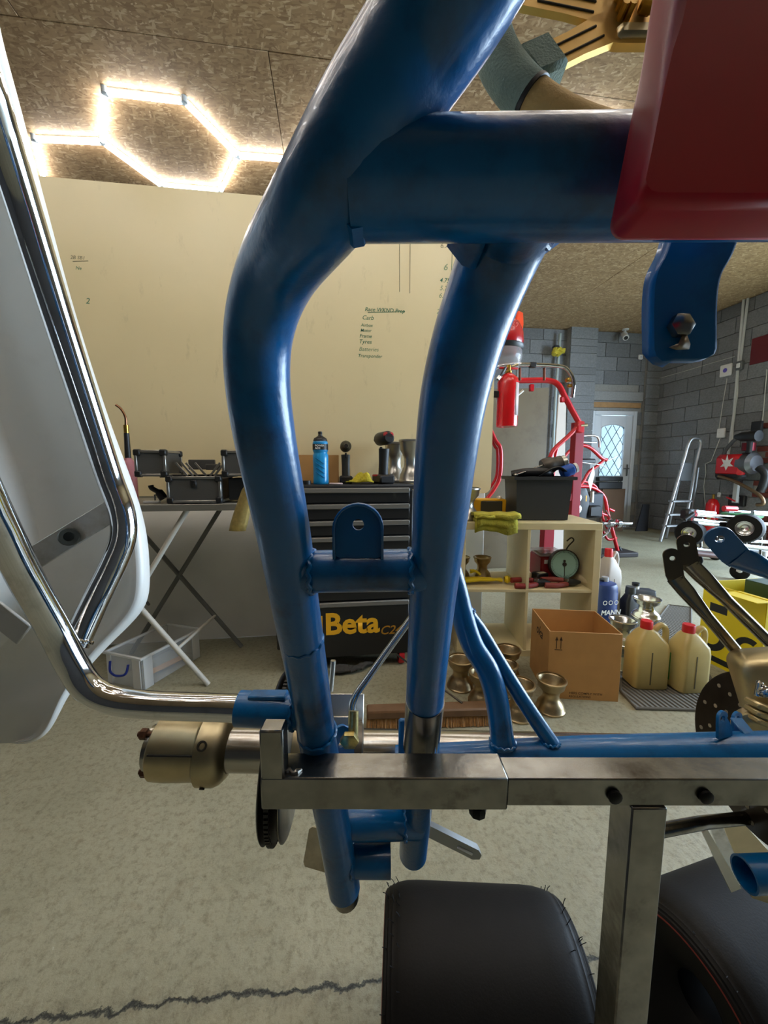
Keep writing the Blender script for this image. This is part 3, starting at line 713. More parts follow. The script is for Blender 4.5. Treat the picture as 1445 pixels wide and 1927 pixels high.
# plate hanging below, lever below the bar
MB().holed([(-.036, -.03), (.036, -.036), (.036, .03), (-.025, .03)], (.004, -.004), .006, .0025, kmat(614, 1597, .56) @ rot('Y', -12)).build('guard_plate', mat('scuffed_aluminium_plate', (196, 188, 164), .45, .4, var=.15, scale=30, dirt=(110, 96, 74), dirt_amt=.7), kart, 'scuffed aluminium plate hanging behind the blue tube')
lv = K(800, 1552, .50); lv2 = K(900, 1602, .50); e = (lv2-lv).normalized(); s2 = (U-e*U.dot(e)).normalized()
MB().prism([(0, -.006), ((lv2-lv).length-.008, -.006), ((lv2-lv).length, -.002), ((lv2-lv).length, .004), ((lv2-lv).length-.006, .008), (0, .008)], .01, basis(e, s2, e.cross(s2), lv)).build('link_arm', mat('grey_link', (150, 152, 152), .35, .8), kart, 'flat grey link arm poking out under the bar')
MB().box((0, 0, 0), (.022, .0035, .002), .0015, basis(e, s2, e.cross(s2), lv+e*((lv2-lv).length-.022)+e.cross(s2)*.0105)).build('link_slot', WHITEP, kart)
# right side: brake disc and caliper
DISCM = mat('drilled_brake_disc', (62, 54, 46), .4, .8, var=.2, scale=40)
bd = disc(.105, .006, 1436, 'brake_disc', DISCM, inner=.045, label='dark drilled brake disc at the right')
hm2 = axm(1436); hb = MB()
for k in range(28):
    for j, rr_ in enumerate((.062, .077, .092)):
        q = 2*math.pi*k/28+j*.11
        if k % 2 == j % 2: hb.lathe([(0, -.0006), (.0028, -.0006), (.0028, .0066), (0, .0066)], 8, hm2 @ tr(rr_*math.cos(q), rr_*math.sin(q), 0))
hb.build('drill_hole', mat('pale_drill_hole', (150, 140, 120), .6), bd)['kind'] = 'stuff'  # drilled holes drawn as small pale plugs
MB().lathe([(.026, -.004), (.05, -.004), (.05, .012), (.036, .03), (.026, .03)], 36, hm2).build('disc_carrier', SPR, bd)
cal = rounded_slab(MB(), .075, .085, .055, .016, .01, kmat(1462, 1292, .47) @ rot('Y', -25) @ rot('Z', 14)).build('brake_caliper', mat('gold_caliper', (196, 180, 138), .4, .9, var=.08, scale=30), kart, 'chunky gold brake caliper over the disc')
MB().lathe([(0, 0), (.021, 0), (.023, .004), (.023, .016), (.019, .019), (.012, .019), (.012, .014), (0, .014)], 32, kmat(1420, 1362, .455) @ rot('Y', -30) @ rot('X', 10)).build('caliper_piston_cap', BRASSY, cal)
MB().lathe([(0, 0), (.007, 0), (.0075, .006), (.004, .012), (0, .012)], 16, kmat(1432, 1300, .43) @ rot('X', -20)).lathe([(0, 0), (.0032, 0), (.0032, .016), (0, .018)], 12, kmat(1425, 1308, .43) @ rot('X', -80)).build('bleed_screw', CHROME, cal)
for q in range(3): MB().box((0, 0, 0), (.036, .007, .02), .002, kmat(1440, 1332+q*14, .44) @ rot('Z', -22)).build('caliper_rib', MATS['gold_caliper'], cal)
# lower right: open blue tube end and pressed plates
hollow('stub_tube', K(1400, 1645, .42), K(1560, 1640, .42), .0172, BLUE, kart, 'open blue tube end at the lower right')
PLM = mat('bright_plate', (196, 182, 150), .3, .95, var=.12, scale=24)
for pts, d0, m in (([(1332, 1546), (1352, 1538), (1405, 1660), (1388, 1668), (1372, 1655)], .53, CHROME), ([(1356, 1540), (1386, 1535), (1445, 1600), (1445, 1700), (1415, 1690)], .55, PLM), ([(1322, 1568), (1332, 1562), (1395, 1672), (1376, 1680)], .52, ALU)):
    gv = [K(x, y, d0+.0004*(y-1540)) for x, y in pts]; nn_ = (gv[1]-gv[0]).cross(gv[2]-gv[0]).normalized()*.004; k = len(gv)
    MB().add([p for p in gv]+[p+nn_ for p in gv], [list(range(k)), list(range(k, 2*k))[::-1]]+[(i, (i+1) % k, k+(i+1) % k, k+i) for i in range(k)]).build('seat_bracket_plate', m, kart)
ktube('track_rod', [(1180, 1575, .46), (1300, 1552, .48), (1350, 1545, .50), (1500, 1530, .54)], .0075, STEEL, n=14)
# ------------------------------------------------------------------ steering wheel (fixed to the kart)
SUEDE = mat('grey_green_suede', (128, 150, 144), .85, var=.12, scale=60, bump=.3, bscale=500)
TAN = mat('tan_ribbed_grip', (206, 172, 112), .75, bump=.2, bscale=300)
sw = MB()
wc = K(1205, 45, .335); wx = R; wy = U*math.cos(.15)+F*math.sin(.15); wz = wx.cross(wy)
WR = .132
def wp(deg, r=WR, z=0): 
    q = math.radians(deg); return wc+wx*(r*math.cos(q))+wy*(r*.94*math.sin(q))+wz*z
ring = [wp(a) for a in range(0, 360, 6)]
swo = bpy.data.objects.new('steering_wheel', None); 
rimo = MB().tube([wp(a) for a in range(90, 221, 5)], .0175, 20).build('steering_wheel', SUEDE, kart, 'suede steering wheel with gold spokes seen above the cross tube')
MB().tube([wp(a) for a in range(220, 316, 5)], .0165, 20).build('tan_grip', TAN, rimo)
MB().tube([wp(a) for a in range(315, 451, 5)], .0155, 20).build('rim_grip', SUEDE, rimo)
MB().tube([wp(220), wp(221.5)], .018, 20).build('grip_seam', BLACKP, rimo)
GSP = mat('gold_wheel_spoke', (222, 182, 104), .42, .75, var=.08, scale=40)
SLOT = mat('spoke_slot_dark', (52, 40, 24), .6)
def spoke(deg, hubpt, wd0, wd1):
    a = wp(deg, WR*.93); b = hubpt; e = (b-a).normalized(); s = wz.cross(e).normalized(); L = (b-a).length
    o = MB().prism([(0, -wd0), (L*.55, -wd0*.95), (L, -wd1), (L, wd1), (L*.55, wd0*.95), (0, wd0)], .005, basis(e, s, wz, a)).build('spoke', GSP, rimo)
    for sg in (-1, 1):
        MB().box((L*.55, sg*wd0*.42, .0052), (L*.5, .0022, .0016), .0007, basis(e, s, wz, a)).build('spoke_slot', SLOT, o)
    return o
spoke(209, wc-wx*.022-wy*.006, .014, .017); spoke(165, wc-wx*.022+wy*.004, .014, .017); spoke(-25, wc+wx*.02, .014, .017); spoke(90, wc+wy*.02, .014, .017)
MB().prism(rrect(.07, .058, .01, 4), .006, basis(wx, wy, wz, wc-wz*.001)).build('hub_plate', GSP, rimo)
MB().box((0, 0, .004), (.05, .014, .01), .003, basis(wx, wy, wz, wc-wy*.018)).build('hub_clamp', BRASSY, rimo)
MB().box((-.002, .05, .012), (.012, .11, .012), .002, basis(wx, wy, wz, wc) @ rot('Z', -14)).build('hub_column', GOLD, rimo)
e = wp(209, WR*.93); MB().box((0, 0, 0), (.032, .036, .024), .004, basis((wc-e).normalized(), wz.cross((wc-e).normalized()), wz, e+(wc-e).normalized()*.018)).build('spoke_wrap', SUEDE, rimo)
for k in range(6): MB().lathe([(0, 0), (.003, 0), (.003, .012), (0, .012)], 8, basis(wx, wy, wz, wc+wx*(-.022+.006*(k % 2))+wy*(-.004+.010*(k//2))+wz*.004)).build('hub_bolt', GOLD, rimo)
# ================================================================== STEEL STAND
stand = thing('kart_stand', 'bare steel square tube stand that carries the blue kart chassis', 'stand', Vector((K(1230, 1500, .31).x, K(1230, 1500, .31).y, 0)), world=True)
q0, q1 = K(490, 1492, .304), K(1600, 1508, .304)
bx = (q1-q0); bx.z = 0; bx.normalize(); by = Vector((-bx.y, bx.x, 0)); bz = Vector((0, 0, 1))
zt = K(722, 1462, .304).z
o0 = Vector((q0.x, q0.y, zt))
def SM(u, v, w_): return basis(bx, by, bz, o0+bx*u+by*v+bz*w_)
def ucol(px):
    lo, hi = -.2, 1.
    for _ in range(40):
        m_ = (lo+hi)/2; p = o0+bx*m_; v = p-C0; x = 722.5+FPX*v.dot(R)/v.dot(F)
        lo, hi = (m_, hi) if x < px else (lo, m_)
    return lo
SQ = .028
us = ucol(957); ue = ucol(1660)
MB().box((us/2, SQ/2, -SQ/2), (us, SQ, SQ), .0012, SM(0, 0, 0)).build('bar_sleeve', STEEL, stand, 'wider sleeve on the left end of the bar')
MB().box(((us+ue)/2, SQ/2, -SQ/2), (ue-us, SQ-.004, SQ-.004), .001, SM(0, 0, 0)).build('cross_bar', STEEL, stand)
MB().box((ucol(512), .008, .019), (.0185, .016, .042), .0015, SM(0, 0, 0)).build('end_stop', STEEL, stand, 'upright steel stop welded on the bar end')
MB().tube([SM(0, 0, 0) @ Vector((ucol(535)+.003*k, .006+.002*math.sin(k*2.), .0003+.0015*abs(math.sin(k*3)))) for k in range(5)], [.0015, .0025, .0017, .0025, .001], 8).build('weld_bead', STEEL, stand)
SBOLT = mat('black_oxide_bolt', (22, 21, 20), .45, .7)
for px in (1160, 1333):
    MB().lathe([(0, 0), (.0035, 0), (.0055, .001), (.0055, .003), (.004, .004), (0, .004)], 12, SM(ucol(px), .002, -.016) @ rot('X', 90)).build('bolt', SBOLT, stand)
MB().lathe([(0, 0), (.003, 0), (.003, -.005), (.0065, -.006), (.0075, -.009), (.0068, -.014), (.004, -.016), (0, -.016)], 8, SM(ucol(908), .012, -SQ)).build('clamp_knob', SBOLT, stand)
up_ = ucol(1228); 
MB().box((up_, SQ/2, (-zt-SQ)/2+.0225), (.0285, .0285, zt-SQ-.04), .0012, SM(0, 0, 0)).build('post', STEEL, stand, 'vertical square steel post')
fz = -zt
MB().box((up_, -.14, fz+.06), (.04, .34, .04), .002, SM(0, 0, 0)).build('foot_rail', STEEL, stand)
MB().box((up_, -.28, fz+.06), (.5, .04, .04), .002, SM(0, 0, 0)).build('foot_rail', STEEL, stand)
for uu, vv in ((-.22, -.28), (.22, -.28), (0, .0)):
    MB().lathe([(0, 0), (.02, 0), (.02, .04), (0, .04)], 14, SM(up_+uu, vv, fz)).build('rubber_foot', RUBBER, stand)
# ================================================================== SLICK TYRES ON THE FLOOR
def tyre(label, fwd, lat, ang, r=.15, w_=.33):
    fh = Vector((F.x, F.y, 0)).normalized(); c = fh*fwd+R*lat; c.z = r
    t = thing('racing_slick_tyre', label, 'tyre', (c.x, c.y, 0), group='slick tyres on the floor beside the stand')
    M = tr(0, 0, r) @ rot('Z', ang) @ rot('Y', 90)
    h = w_/2
    prof = [(.045, -h*.78), (.07, -h*.86), (.11, -h*.955), (.125, -h*.985), (.132, -h), (.136, -h*.985), (.1365, -h*.965), (.1395, -h*.955), (.140, -h*.93), (.1425, -h*.915), (.1428, -h*.885), (.1450, -h*.865), (.1465, -h*.82), (.149, -h*.74), (.150, -h*.6), (.150, 0)]
    prof = prof+[(a, -b) for a, b in prof[::-1][1:]]
    prof = [(a*r/.15, b) for a, b in prof]
    tt = MB().lathe(prof+[(p[0]-.008, p[1]*.94) for p in prof[::-1]], 80, M, closed=True).build('tyre', RUBBER, t)
    nb = MB()
    for sg in (-1, 1):
        for k in range(46):
            q = random.uniform(0, 6.283); rr_ = random.choice((.1365, .1425, .146))*r/.15; zz = {0: .965, 1: .9, 2: .84}[[.1365, .1425, .146].index(round(rr_*.15/r, 4))]
            p = M @ Vector((rr_*math.cos(q), rr_*math.sin(q), sg*h*zz)); dv = (M.to_3x3() @ Vector((math.cos(q), math.sin(q), sg*.8+random.uniform(-.5, .5)))).normalized()
            nb.tube([p, p+dv*.006, p+dv*.011+Vector((random.uniform(-.003, .003), 0, random.uniform(-.003, .003)))], .0007, 4)
    nb.build('moulding_nibs', RUBBER, tt)['kind'] = 'stuff'
    st_ = MB().lathe([(.1285*r/.15, -h*1.001), (.1305*r/.15, -h*1.006), (.1325*r/.15, -h*1.001)], 80, M).build('sidewall_stripe', mat('faded_red_stripe', (120, 44, 34), .7), tt)
    MB().lathe([(.073, -h*.74), (.079, -h*.78), (.075, -h*.70), (.066, -h*.6), (.062, 0), (.066, h*.6), (.075, h*.70), (.079, h*.78), (.073, h*.74), (.06, h*.55), (.055, 0), (.06, -h*.55)], 48, M, closed=True).build('wheel_rim', mat('dark_wheel', (40, 38, 36), .5, .6), t)
    return t
tyre('black slick tyre on the floor left of the steel post', .565, .165, -10)
tyre('black slick tyre at the lower right corner with a faded red sidewall line', .60, .665, 8)
# ================================================================== MIDDLE GROUND
BM = basis((1, 0, 0), (0, 0, 1), (0, -1, 0), (0, 0, 0))     # draw on a wall that faces the viewer
def onwall(p): m = BM.copy(); m.translation = p; return m
# --- cream board with handwriting
def board_mat():
    m = mat('cream_wipe_board', (220, 204, 160), .32, var=.02, scale=3); nt = m.node_tree; L = nt.links; b = nt.nodes['Principled BSDF']
    src = b.inputs['Base Color'].links[0].from_socket
    g = nt.nodes.new('ShaderNodeNewGeometry'); mp = nt.nodes.new('ShaderNodeVectorMath'); mp.operation = 'MULTIPLY'; mp.inputs[1].default_value = (9, 1, 3); L.new(g.outputs['Position'], mp.inputs[0])
    n = nt.nodes.new('ShaderNodeTexNoise'); n.inputs['Scale'].default_value = 1.4; n.inputs['Detail'].default_value = 9; n.inputs['Roughness'].default_value = .7; L.new(mp.outputs[0], n.inputs['Vector'])
    q = nt.nodes.new('ShaderNodeMapRange'); q.inputs[1].default_value = .6; q.inputs[2].default_value = .8; q.inputs[3].default_value = 0; q.inputs[4].default_value = .5; L.new(n.outputs[0], q.inputs[0])
    mi = nt.nodes.new('ShaderNodeMix'); mi.data_type = 'RGBA'; L.new(q.outputs[0], mi.inputs[0]); L.new(src, mi.inputs[6]); mi.inputs[7].default_value = lin((160, 146, 112))+(1,); L.new(mi.outputs[2], b.inputs['Base Color'])
    return m
WBR, WBT, WBB = 1.022, 2.582, .905
wb = thing('wipe_board', 'huge cream wipe board with green handwriting on the partition', 'board', (-.8, 2.40, WBB), world=True)
xs = -2.85; r_ = .045
pol = [(xs, WBB), (WBR-r_, WBB)]+[(WBR-r_+r_*math.sin(math.radians(a)), WBB+r_-r_*math.cos(math.radians(a))) for a in range(15, 91, 15)]+[(WBR, WBT), (xs, WBT)]
MB().prism(pol, .02, onwall((0, 2.425, 0))).build('board_panel', board_mat(), wb)
GREEN = mat('green_marker', (38, 104, 76), .6); FAINT = mat('faint_green_marker', (120, 142, 108), .7); GREYM = mat('grey_marker', (112, 108, 84), .7); SMUDGE = mat('grey_smudge', (172, 160, 126), .8)
YW = 2.4042
def write(body, px, py, pxw, m, sh=.25, rz=0.):
    p = ony(px, py, YW); q = ony(px+pxw, py, YW)
    text('handwriting', body, onwall(p) @ rot('Z', rz), m, wb, width=(q-p).length, shear=sh, offset=.004)
for body, x, y, wd_, m in (('Race WKND Prep', 686, 585, 75, GREEN), ('Carb', 681, 601, 21, GREEN), ('Airbox', 679, 614, 23, GREEN), ('Motor', 678, 624, 21, GREEN), ('Frame', 676, 635, 23, GREEN), ('Tyres', 675, 646, 23, GREEN), ('Batteries', 675, 660, 37, FAINT), ('Transponder', 673, 672, 45, GREEN),
                          ('6.75', 828, 466, 20, GREYM), ('6', 834, 508, 7, FAINT), ('4.75', 827, 531, 19, GREEN), ('5.75', 827, 546, 20, FAINT), ('6.25', 825, 560, 20, FAINT), ('5', 832, 577, 8, FAINT), ('28', 821, 590, 12, FAINT), ('6', 735, 451, 8, FAINT), ('144', 752, 450, 20, FAINT), ('1.45', 775, 447, 22, FAINT), ('6/', 856, 460, 14, FAINT), ('16', 855, 486, 10, FAINT), ('B', 855, 506, 8, FAINT), ('2B SB1', 132, 487, 27, GREYM), ('Ne', 142, 507, 11, GREEN), ('2', 161, 571, 8, GREEN), ('5', 921, 712, 7, FAINT), ('22', 912, 732, 13, FAINT)):
    write(body, x, y, wd_, m)
def stroke(pts, m=GREYM, w_=.0016, name='marker_line'):
    MB().tube([ony(x, y, YW) for x, y in pts], w_, 4).build(name, m, wb)
stroke([(692, 588), (740, 587), (762, 586)], GREEN); stroke([(752, 440), (752, 549)]); stroke([(772, 440), (771, 552)]); stroke([(852, 440), (849, 530)], GREEN); stroke([(137, 492), (166, 491)])
def smudge_mat():
    m = bpy.data.materials.new('dry_wipe_smudge'); m.use_nodes = True; nt = m.node_tree; L = nt.links; b = nt.nodes['Principled BSDF']
    b.inputs['Base Color'].default_value = lin((140, 126, 92))+(1,); b.inputs['Roughness'].default_value = .7
    tc = nt.nodes.new('ShaderNodeTexCoord'); n = nt.nodes.new('ShaderNodeTexNoise'); n.inputs['Scale'].default_value = 38; n.inputs['Detail'].default_value = 8; n.inputs['Roughness'].default_value = .75; L.new(tc.outputs['Object'], n.inputs['Vector'])
    g = nt.nodes.new('ShaderNodeTexGradient'); g.gradient_type = 'SPHERICAL'; mp = nt.nodes.new('ShaderNodeMapping'); mp.inputs['Location'].default_value = (-1, -1, -1); mp.inputs['Scale'].default_value = (2, 2, 2); L.new(tc.outputs['Generated'], mp.inputs['Vector']); L.new(mp.outputs[0], g.inputs['Vector'])
    q = nt.nodes.new('ShaderNodeMath'); q.operation = 'MULTIPLY'; L.new(n.outputs[0], q.inputs[0]); L.new(g.outputs[0], q.inputs[1])
    r = nt.nodes.new('ShaderNodeMapRange'); r.inputs[1].default_value = .22; r.inputs[2].default_value = .5; r.inputs[3].default_value = 0; r.inputs[4].default_value = .75; L.new(q.outputs[0], r.inputs[0]); L.new(r.outputs[0], b.inputs['Alpha'])
    return m
SMG = smudge_mat()
for x0, y0, x1, y1 in ((262, 585, 312, 755), (205, 540, 262, 770), (195, 420, 262, 480), (225, 470, 330, 530), (640, 660, 720, 760), (700, 570, 800, 700), (110, 560, 160, 720)):
    a_, b_ = ony(x0, y0, 2.4046), ony(x1, y1, 2.4046); MB().box(((a_.x+b_.x)/2, 2.4046, (a_.z+b_.z)/2), (b_.x-a_.x, .0006, a_.z-b_.z)).build('smudge', SMG, wb)
# --- tool chest
CHX0, CHX1, CHY, CHT = -.305, .415, 1.955, .985
tc = thing('tool_chest', 'black roller tool chest with grey drawer handles and yellow lettering', 'tool chest', ((CHX0+CHX1)/2, CHY+.22, 0), world=True)
CHB = mat('black_chest_paint', (24, 24, 25), .42, coat=.1); CHG = mat('grey_handle_strip', (120, 118, 112), .4, .3)
cw = CHX1-CHX0; cxm = (CHX0+CHX1)/2
MB().box((cxm, CHY+.225, .54), (cw, .43, .84), .008).build('body', CHB, tc)
MB().box((cxm, CHY+.22, CHT-.0125), (cw+.01, .45, .025), .006).build('worktop', mat('rubber_top', (30, 30, 31), .7), tc)
zs = [ony(690, y, CHY).z for y in (916, 946, 977, 1007, 1037, 1067, 1097, 1128)]
for i, z_ in enumerate(zs):
    zb = zs[i+1] if i < 7 else ony(690, 1232, CHY).z
    d = MB().box((cxm, CHY+.002, (z_+zb)/2-.002), (cw-.05, .02, z_-zb-.006), .003).build('drawer', CHB, tc)
    if i < 7 or True: MB().box((cxm, CHY-.013, z_-.018), (cw-.05, .012, .026), .004).build('handle', CHG, d)
    last = d
YEL = mat('yellow_lettering', (240, 178, 30), .5); DKY = mat('brown_lettering', (176, 124, 30), .5)
ftm = lambda px, py: onwall(ony(px, py, CHY-.0088))
for body, px, py, wp_, m, sh, off in (('Beta', 611, 1194, 101, YEL, 0, .03), ('C24', 714, 1194, 40, DKY, .3, .012)):
    p = ony(px, py, CHY-.0088); q = ony(px+wp_, py, CHY-.0088); text('lettering', body, onwall(p), m, last, width=(q-p).length, offset=off, shear=sh)
MB().box((ony(603, 1177, CHY).x, CHY-.009, ony(603, 1177, CHY).z), (.022, .001, .11)).build('logo_bar', YEL, last)
REDW = mat('red_castor', (196, 30, 40), .5)
for cx, cy in ((CHX0+.06, CHY+.06), (CHX1-.06, CHY+.06), (CHX0+.06, CHY+.39), (CHX1-.06, CHY+.39)):
    c = MB().box((cx, cy, .112), (.06, .07, .012), .002).box((cx-.022, cy-.01, .08), (.004, .05, .06), .001).box((cx+.022, cy-.01, .08), (.004, .05, .06), .001).build('castor', mat('castor_fork', (120, 116, 106), .45, .8), tc)
    M = tr(cx, cy-.02, .05) @ rot('Y', 90)
    MB().lathe([(.036, -.014), (.048, -.015), (.05, -.01), (.05, .01), (.048, .015), (.036, .014)], 28, M).build('castor_tread', REDW, c)
    MB().lathe([(0, -.012), (.012, -.016), (.036, -.012), (.036, .012), (.012, .016), (0, .012)], 24, M).build('castor_hub', CHB, c)
# --- things on the chest
def onchest(px, Y=CHY+.10): p = ony(px, 905, Y); return Vector((p.x, Y, CHT))
# blue drinks bottle
SKY = mat('sky_blue_bottle', (24, 142, 204), .3, coat=.2)
p = onchest(604, CHY+.09); bt = thing('drinks_bottle', 'bright blue sports bottle with black cap on the tool chest', 'bottle', p)
hB = ony(604, 812, CHY+.09).z-CHT; k = hB/.25
body = MB().lathe([(0, 0), (.034, 0), (.0365, .004), (.0365, .02), (.036, .06), (.0365, .11), (.0365, .138), (.033, .145), (.0325, .150), (.0345, .156), (.0365, .162), (.0365, .195), (.034, .202), (.032, .206)], 28, Matrix.Scale(k, 4)).build('bottle_body', SKY, bt)
MB().lathe([(.0369, .163), (.0369, .190)], 28, Matrix.Scale(k, 4)).build('label_band', BLACKP, body)
for body_, zz, wd_ in (('POWER', .178, .05), ('ADE', .166, .03)):
    text('label_text', body_, tr(-.024*k, -.0374*k, zz*k) @ BM, WHITEP, body, width=wd_*k*.85, offset=.02)
for i in range(4):
    MB().tube([(-.024+.004*0, -.0345, (.05+i*.022)*1), (.018, -.0352, (.02+i*.022))], .0016, 5, M=Matrix.Scale(k, 4) @ tr(0, -.0018, .01)).build('embossed_rib', mat('blue_rib', (14, 96, 150), .4), body)
MB().lathe([(.034, .204), (.0345, .214), (.031, .224), (.018, .232), (.011, .236), (.009, .246), (.0105, .248), (.0105, .256), (.006, .258), (0, .258)], 26, Matrix.Scale(k*.97, 4)).build('bottle_cap', BLACKP, bt)
# cardboard box behind bottle
CARD = mat('brown_cardboard', (190, 142, 84), .8, var=.06, scale=14)
CARDIN = mat('cardboard_inside', (186, 142, 90), .85, var=.05, scale=10)
p = onchest(606, CHY+.26); q0 = ony(560, 905, CHY+.22); q1 = ony(638, 905, CHY+.22); hC = ony(600, 857, CHY+.22).z-CHT
cb_ = thing('small_carton', 'small brown carton behind the blue bottle on the tool chest', 'box', ((q0.x+q1.x)/2, CHY+.27, CHT))
wC = q1.x-q0.x
MB().box((0, 0, hC/2), (wC, .1, hC), .002).build('carton_body', CARD, cb_)
MB().box((0, 0, hC+.001), (wC, .1, .003), .001).build('lid_flap', CARDIN, cb_)
for i in range(3): MB().box((-.02+i*.006, -.0505, hC*.6), (.0035, .001, hC*.55)).build('printed_bar', BLACKP, cb_)
# cordless tools standing on the chest
DKG = mat('olive_black_tool', (46, 44, 34), .5); TRED = mat('tool_red', (170, 26, 36), .4)
def drill(label, px, top, red, tilt, Y):
    p = onchest(px, Y); t = thing('cordless_drill', label, 'power tool', p, group='cordless tools on the chest'); H = ony(px, top, Y).z-CHT
    k = H/.25; M = Matrix.Scale(k, 4)
    MB().box((0, 0, .022), (.075, .115, .044), .008, M).build('battery_base', BLACKP, t)
    if red: MB().box((0, -.02, .038), (.077, .06, .012), .004, M).build('battery_clip', TRED, t)
    MB().tube([(0, .0, .04), (0, .006, .10), (0, .012, .165)], [.019, .0185, .021], 16, M=M, flat=1.25).build('handle', DKG if not red else BLACKP, t)
    hd = MB().tube([(0, .075, .212), (0, .06, .212), (0, -.04, .212), (0, -.055, .212), (0, -.075, .212)], [.02, .031, .032, .026, .017], 20, M=M).build('motor_head', DKG if not red else BLACKP, t)
    MB().tube([(0, -.07, .212), (0, -.1, .212)], [.017, .011], 16, M=M).build('chuck', BLACKP, hd)
    if red: MB().box((0, .05, .222), (.05, .05, .03), .008, M).build('head_panel', TRED, hd)
    MB().box((0, -.028, .16), (.012, .014, .03), .003, M).build('trigger', BLACKP, t)
    return t
d1 = drill('olive black cordless drill standing on its base beside the yellow cloth', 651, 828, False, 0, CHY+.2)
d2 = drill('black cordless drill with red panels standing beside the metal wheels', 721, 810, True, 0, CHY+.12); d2.rotation_euler[2] = math.pi+.25
# yellow cloth
YCL = mat('yellow_microfibre', (186, 170, 44), .95, var=.2, scale=40, bump=.6, bscale=90)
def cloth(name, label, cat, M, poly_w, poly_d, bumps, m=YCL, n=18, thick=.006):
    rows = []
    for i in range(n+1):
        row = []
        for j in range(n+1):
            u, v = i/n-.5, j/n-.5
            edge_ = 1-max(abs(u), abs(v))*2
            z_ = .006+bumps*(.5+.5*math.sin(7*u+3*v+1))*min(1, edge_*3+.15)*(.6+.4*math.sin(11*v-4*u))
            row.append((u*poly_w*(1+.12*math.sin(5*v)), v*poly_d*(1+.15*math.sin(6*u)), max(.004, z_)))
        rows.append(row)
    o = MB().grid(rows).build(name, m, None, solid=thick, angle=80); o.matrix_world = M; return tag(o, label, cat)
cloth('cleaning_cloth', 'crumpled yellow cloth lying on the tool chest between the drills', 'cloth', tr(onchest(678, CHY+.11)+Vector((0, 0, .004))), .14, .12, .05)
# phone-like pale strip and a small black mouse-like lump beside the bottle
pe = MB().box((0, 0, .004), (.07, .035, .008), .003).build('marker_tray', mat('pale_pink_card', (214, 190, 186), .6)); pe.location = onchest(632, CHY+.05); tag(pe, 'flat pale card on the chest in front of the yellow cloth', 'card')
tp = MB().lathe([(.012, 0), (.022, 0), (.022, .02), (.012, .02)], 24, closed=True).build('tape_reel', BLACKP); tp.location = onchest(577, CHY+.06)+Vector((0, 0, 0)); tag(tp, 'little black reel left of the blue bottle', 'tape')
# --- kart wheel rims (hourglass)
RIMH, RIMR = .15, .066
def rim_mesh_proto(m, name='kart_wheel', h=RIMH, r=RIMR):
    prof = [(r*.93, 0), (r, .002), (r, .008), (r*.93, .012), (r*.88, .03), (r*.70, .046), (r*.56, .058), (r*.54, .072), (r*.56, .085), (r*.66, .098), (r*.86, .112), (r*.93, .138), (r, .142), (r, .148), (r*.95, .15)]
    k = h/.15; prof = [(a, z*k) for a, z in prof]
    inner = [(a-.005, z) for a, z in prof[::-1]]
    return MB().lathe(prof+inner, 32, closed=True), MB().lathe([(0, .066*k), (r*.5, .066*k), (r*.5, .074*k), (0, .074*k)], 24)
def wheel(label, loc, m, tilt=(0, 0, 0), s=1., group=None, hub=True):
    t = thing('spare_wheel', label, 'wheel', loc, group=group); t.rotation_euler = tilt; t.scale = (s, s, s)
    a, b = rim_mesh_proto(m); a.build('rim', m, t); c = b.build('web', m, t)
    for k in range(3): MB().lathe([(0, 0), (.005, 0), (.005, .006), (0, .006)], 8, tr(.02*math.cos(k*2.094), .02*math.sin(k*2.094), .074)).build('bolt_boss', STEEL, c)
    return t
for px, top, Y, l in ((743, 832, CHY+.34, 'silver hourglass kart wheel behind the red and black drill'), (772, 827, CHY+.2, 'silver hourglass kart wheel half hidden by the right blue tube')):
    p = onchest(px, Y); H = ony(px, top, Y).z-CHT; t = wheel(l, p, ALU, s=H/RIMH*.98, group='silver wheels on the tool chest'); t.scale = (H/RIMH*.62, H/RIMH*.62, H/RIMH)
# wheel hanging near the board corner (at the end of the chest)
p = onchest(884, CHY+.22)
# --- cube shelf
SW, SH, SD, ST = .78, .77, .385, .038
sa = Vector((1.455, 1.90, 0)); srz = math.radians(-9)
SHM = mat('pale_birch_laminate', (214, 198, 152), .5, var=.05, scale=8)
sx = Vector((math.cos(srz), math.sin(srz), 0)); sy = Vector((-sx.y, sx.x, 0)); so = sa-sx*SW
sh = thing('cube_shelf', 'pale wooden cube shelf unit holding tools and wheels', 'shelf', so, srz)
MB().box((SW/2, SD/2, SH-ST/2), (SW, SD, ST), .002).build('top_board', SHM, sh)
MB().box((SW/2, SD/2, ST/2), (SW, SD, ST), .002).build('bottom_board', SHM, sh)
for x_ in (ST/2, SW-ST/2): MB().box((x_, SD/2, SH/2), (ST, SD, SH-2*ST), .001).build('side_board', SHM, sh)
MB().box((SW/2, SD/2, SH/2), (SW-2*ST, SD-.004, .016), .001).build('middle_shelf', SHM, sh)
for z0, z1 in ((ST, SH/2-.008), (SH/2+.008, SH-ST)): MB().box((SW/2-.004, SD/2, (z0+z1)/2), (.016, SD-.006, z1-z0), .001).build('divider', SHM, sh)
def onsh(u, v, z): return so+sx*u+sy*v+Vector((0, 0, z))
def sproj(px, py, v):
    """u and z on the shelf plane at depth v"""
    o = so+sy*v; n = sy; r = ray(px, py); t = (o-C0).dot(n)/r.dot(n); p = C0+r*t; return (p-o).dot(sx), p.z
MIDZ = SH/2+.008
# wheels in the upper left cube
for px, l in ((868, 'brassy old kart wheel in the upper left cube, half hidden by the blue tube'), (908, 'brassy old kart wheel in the upper left cube beside the divider')):
    u, z_ = sproj(px, 1040, .26); t = wheel(l, onsh(u, .26, MIDZ), OLDALU, s=.85, group='old wheels in the cube shelf')
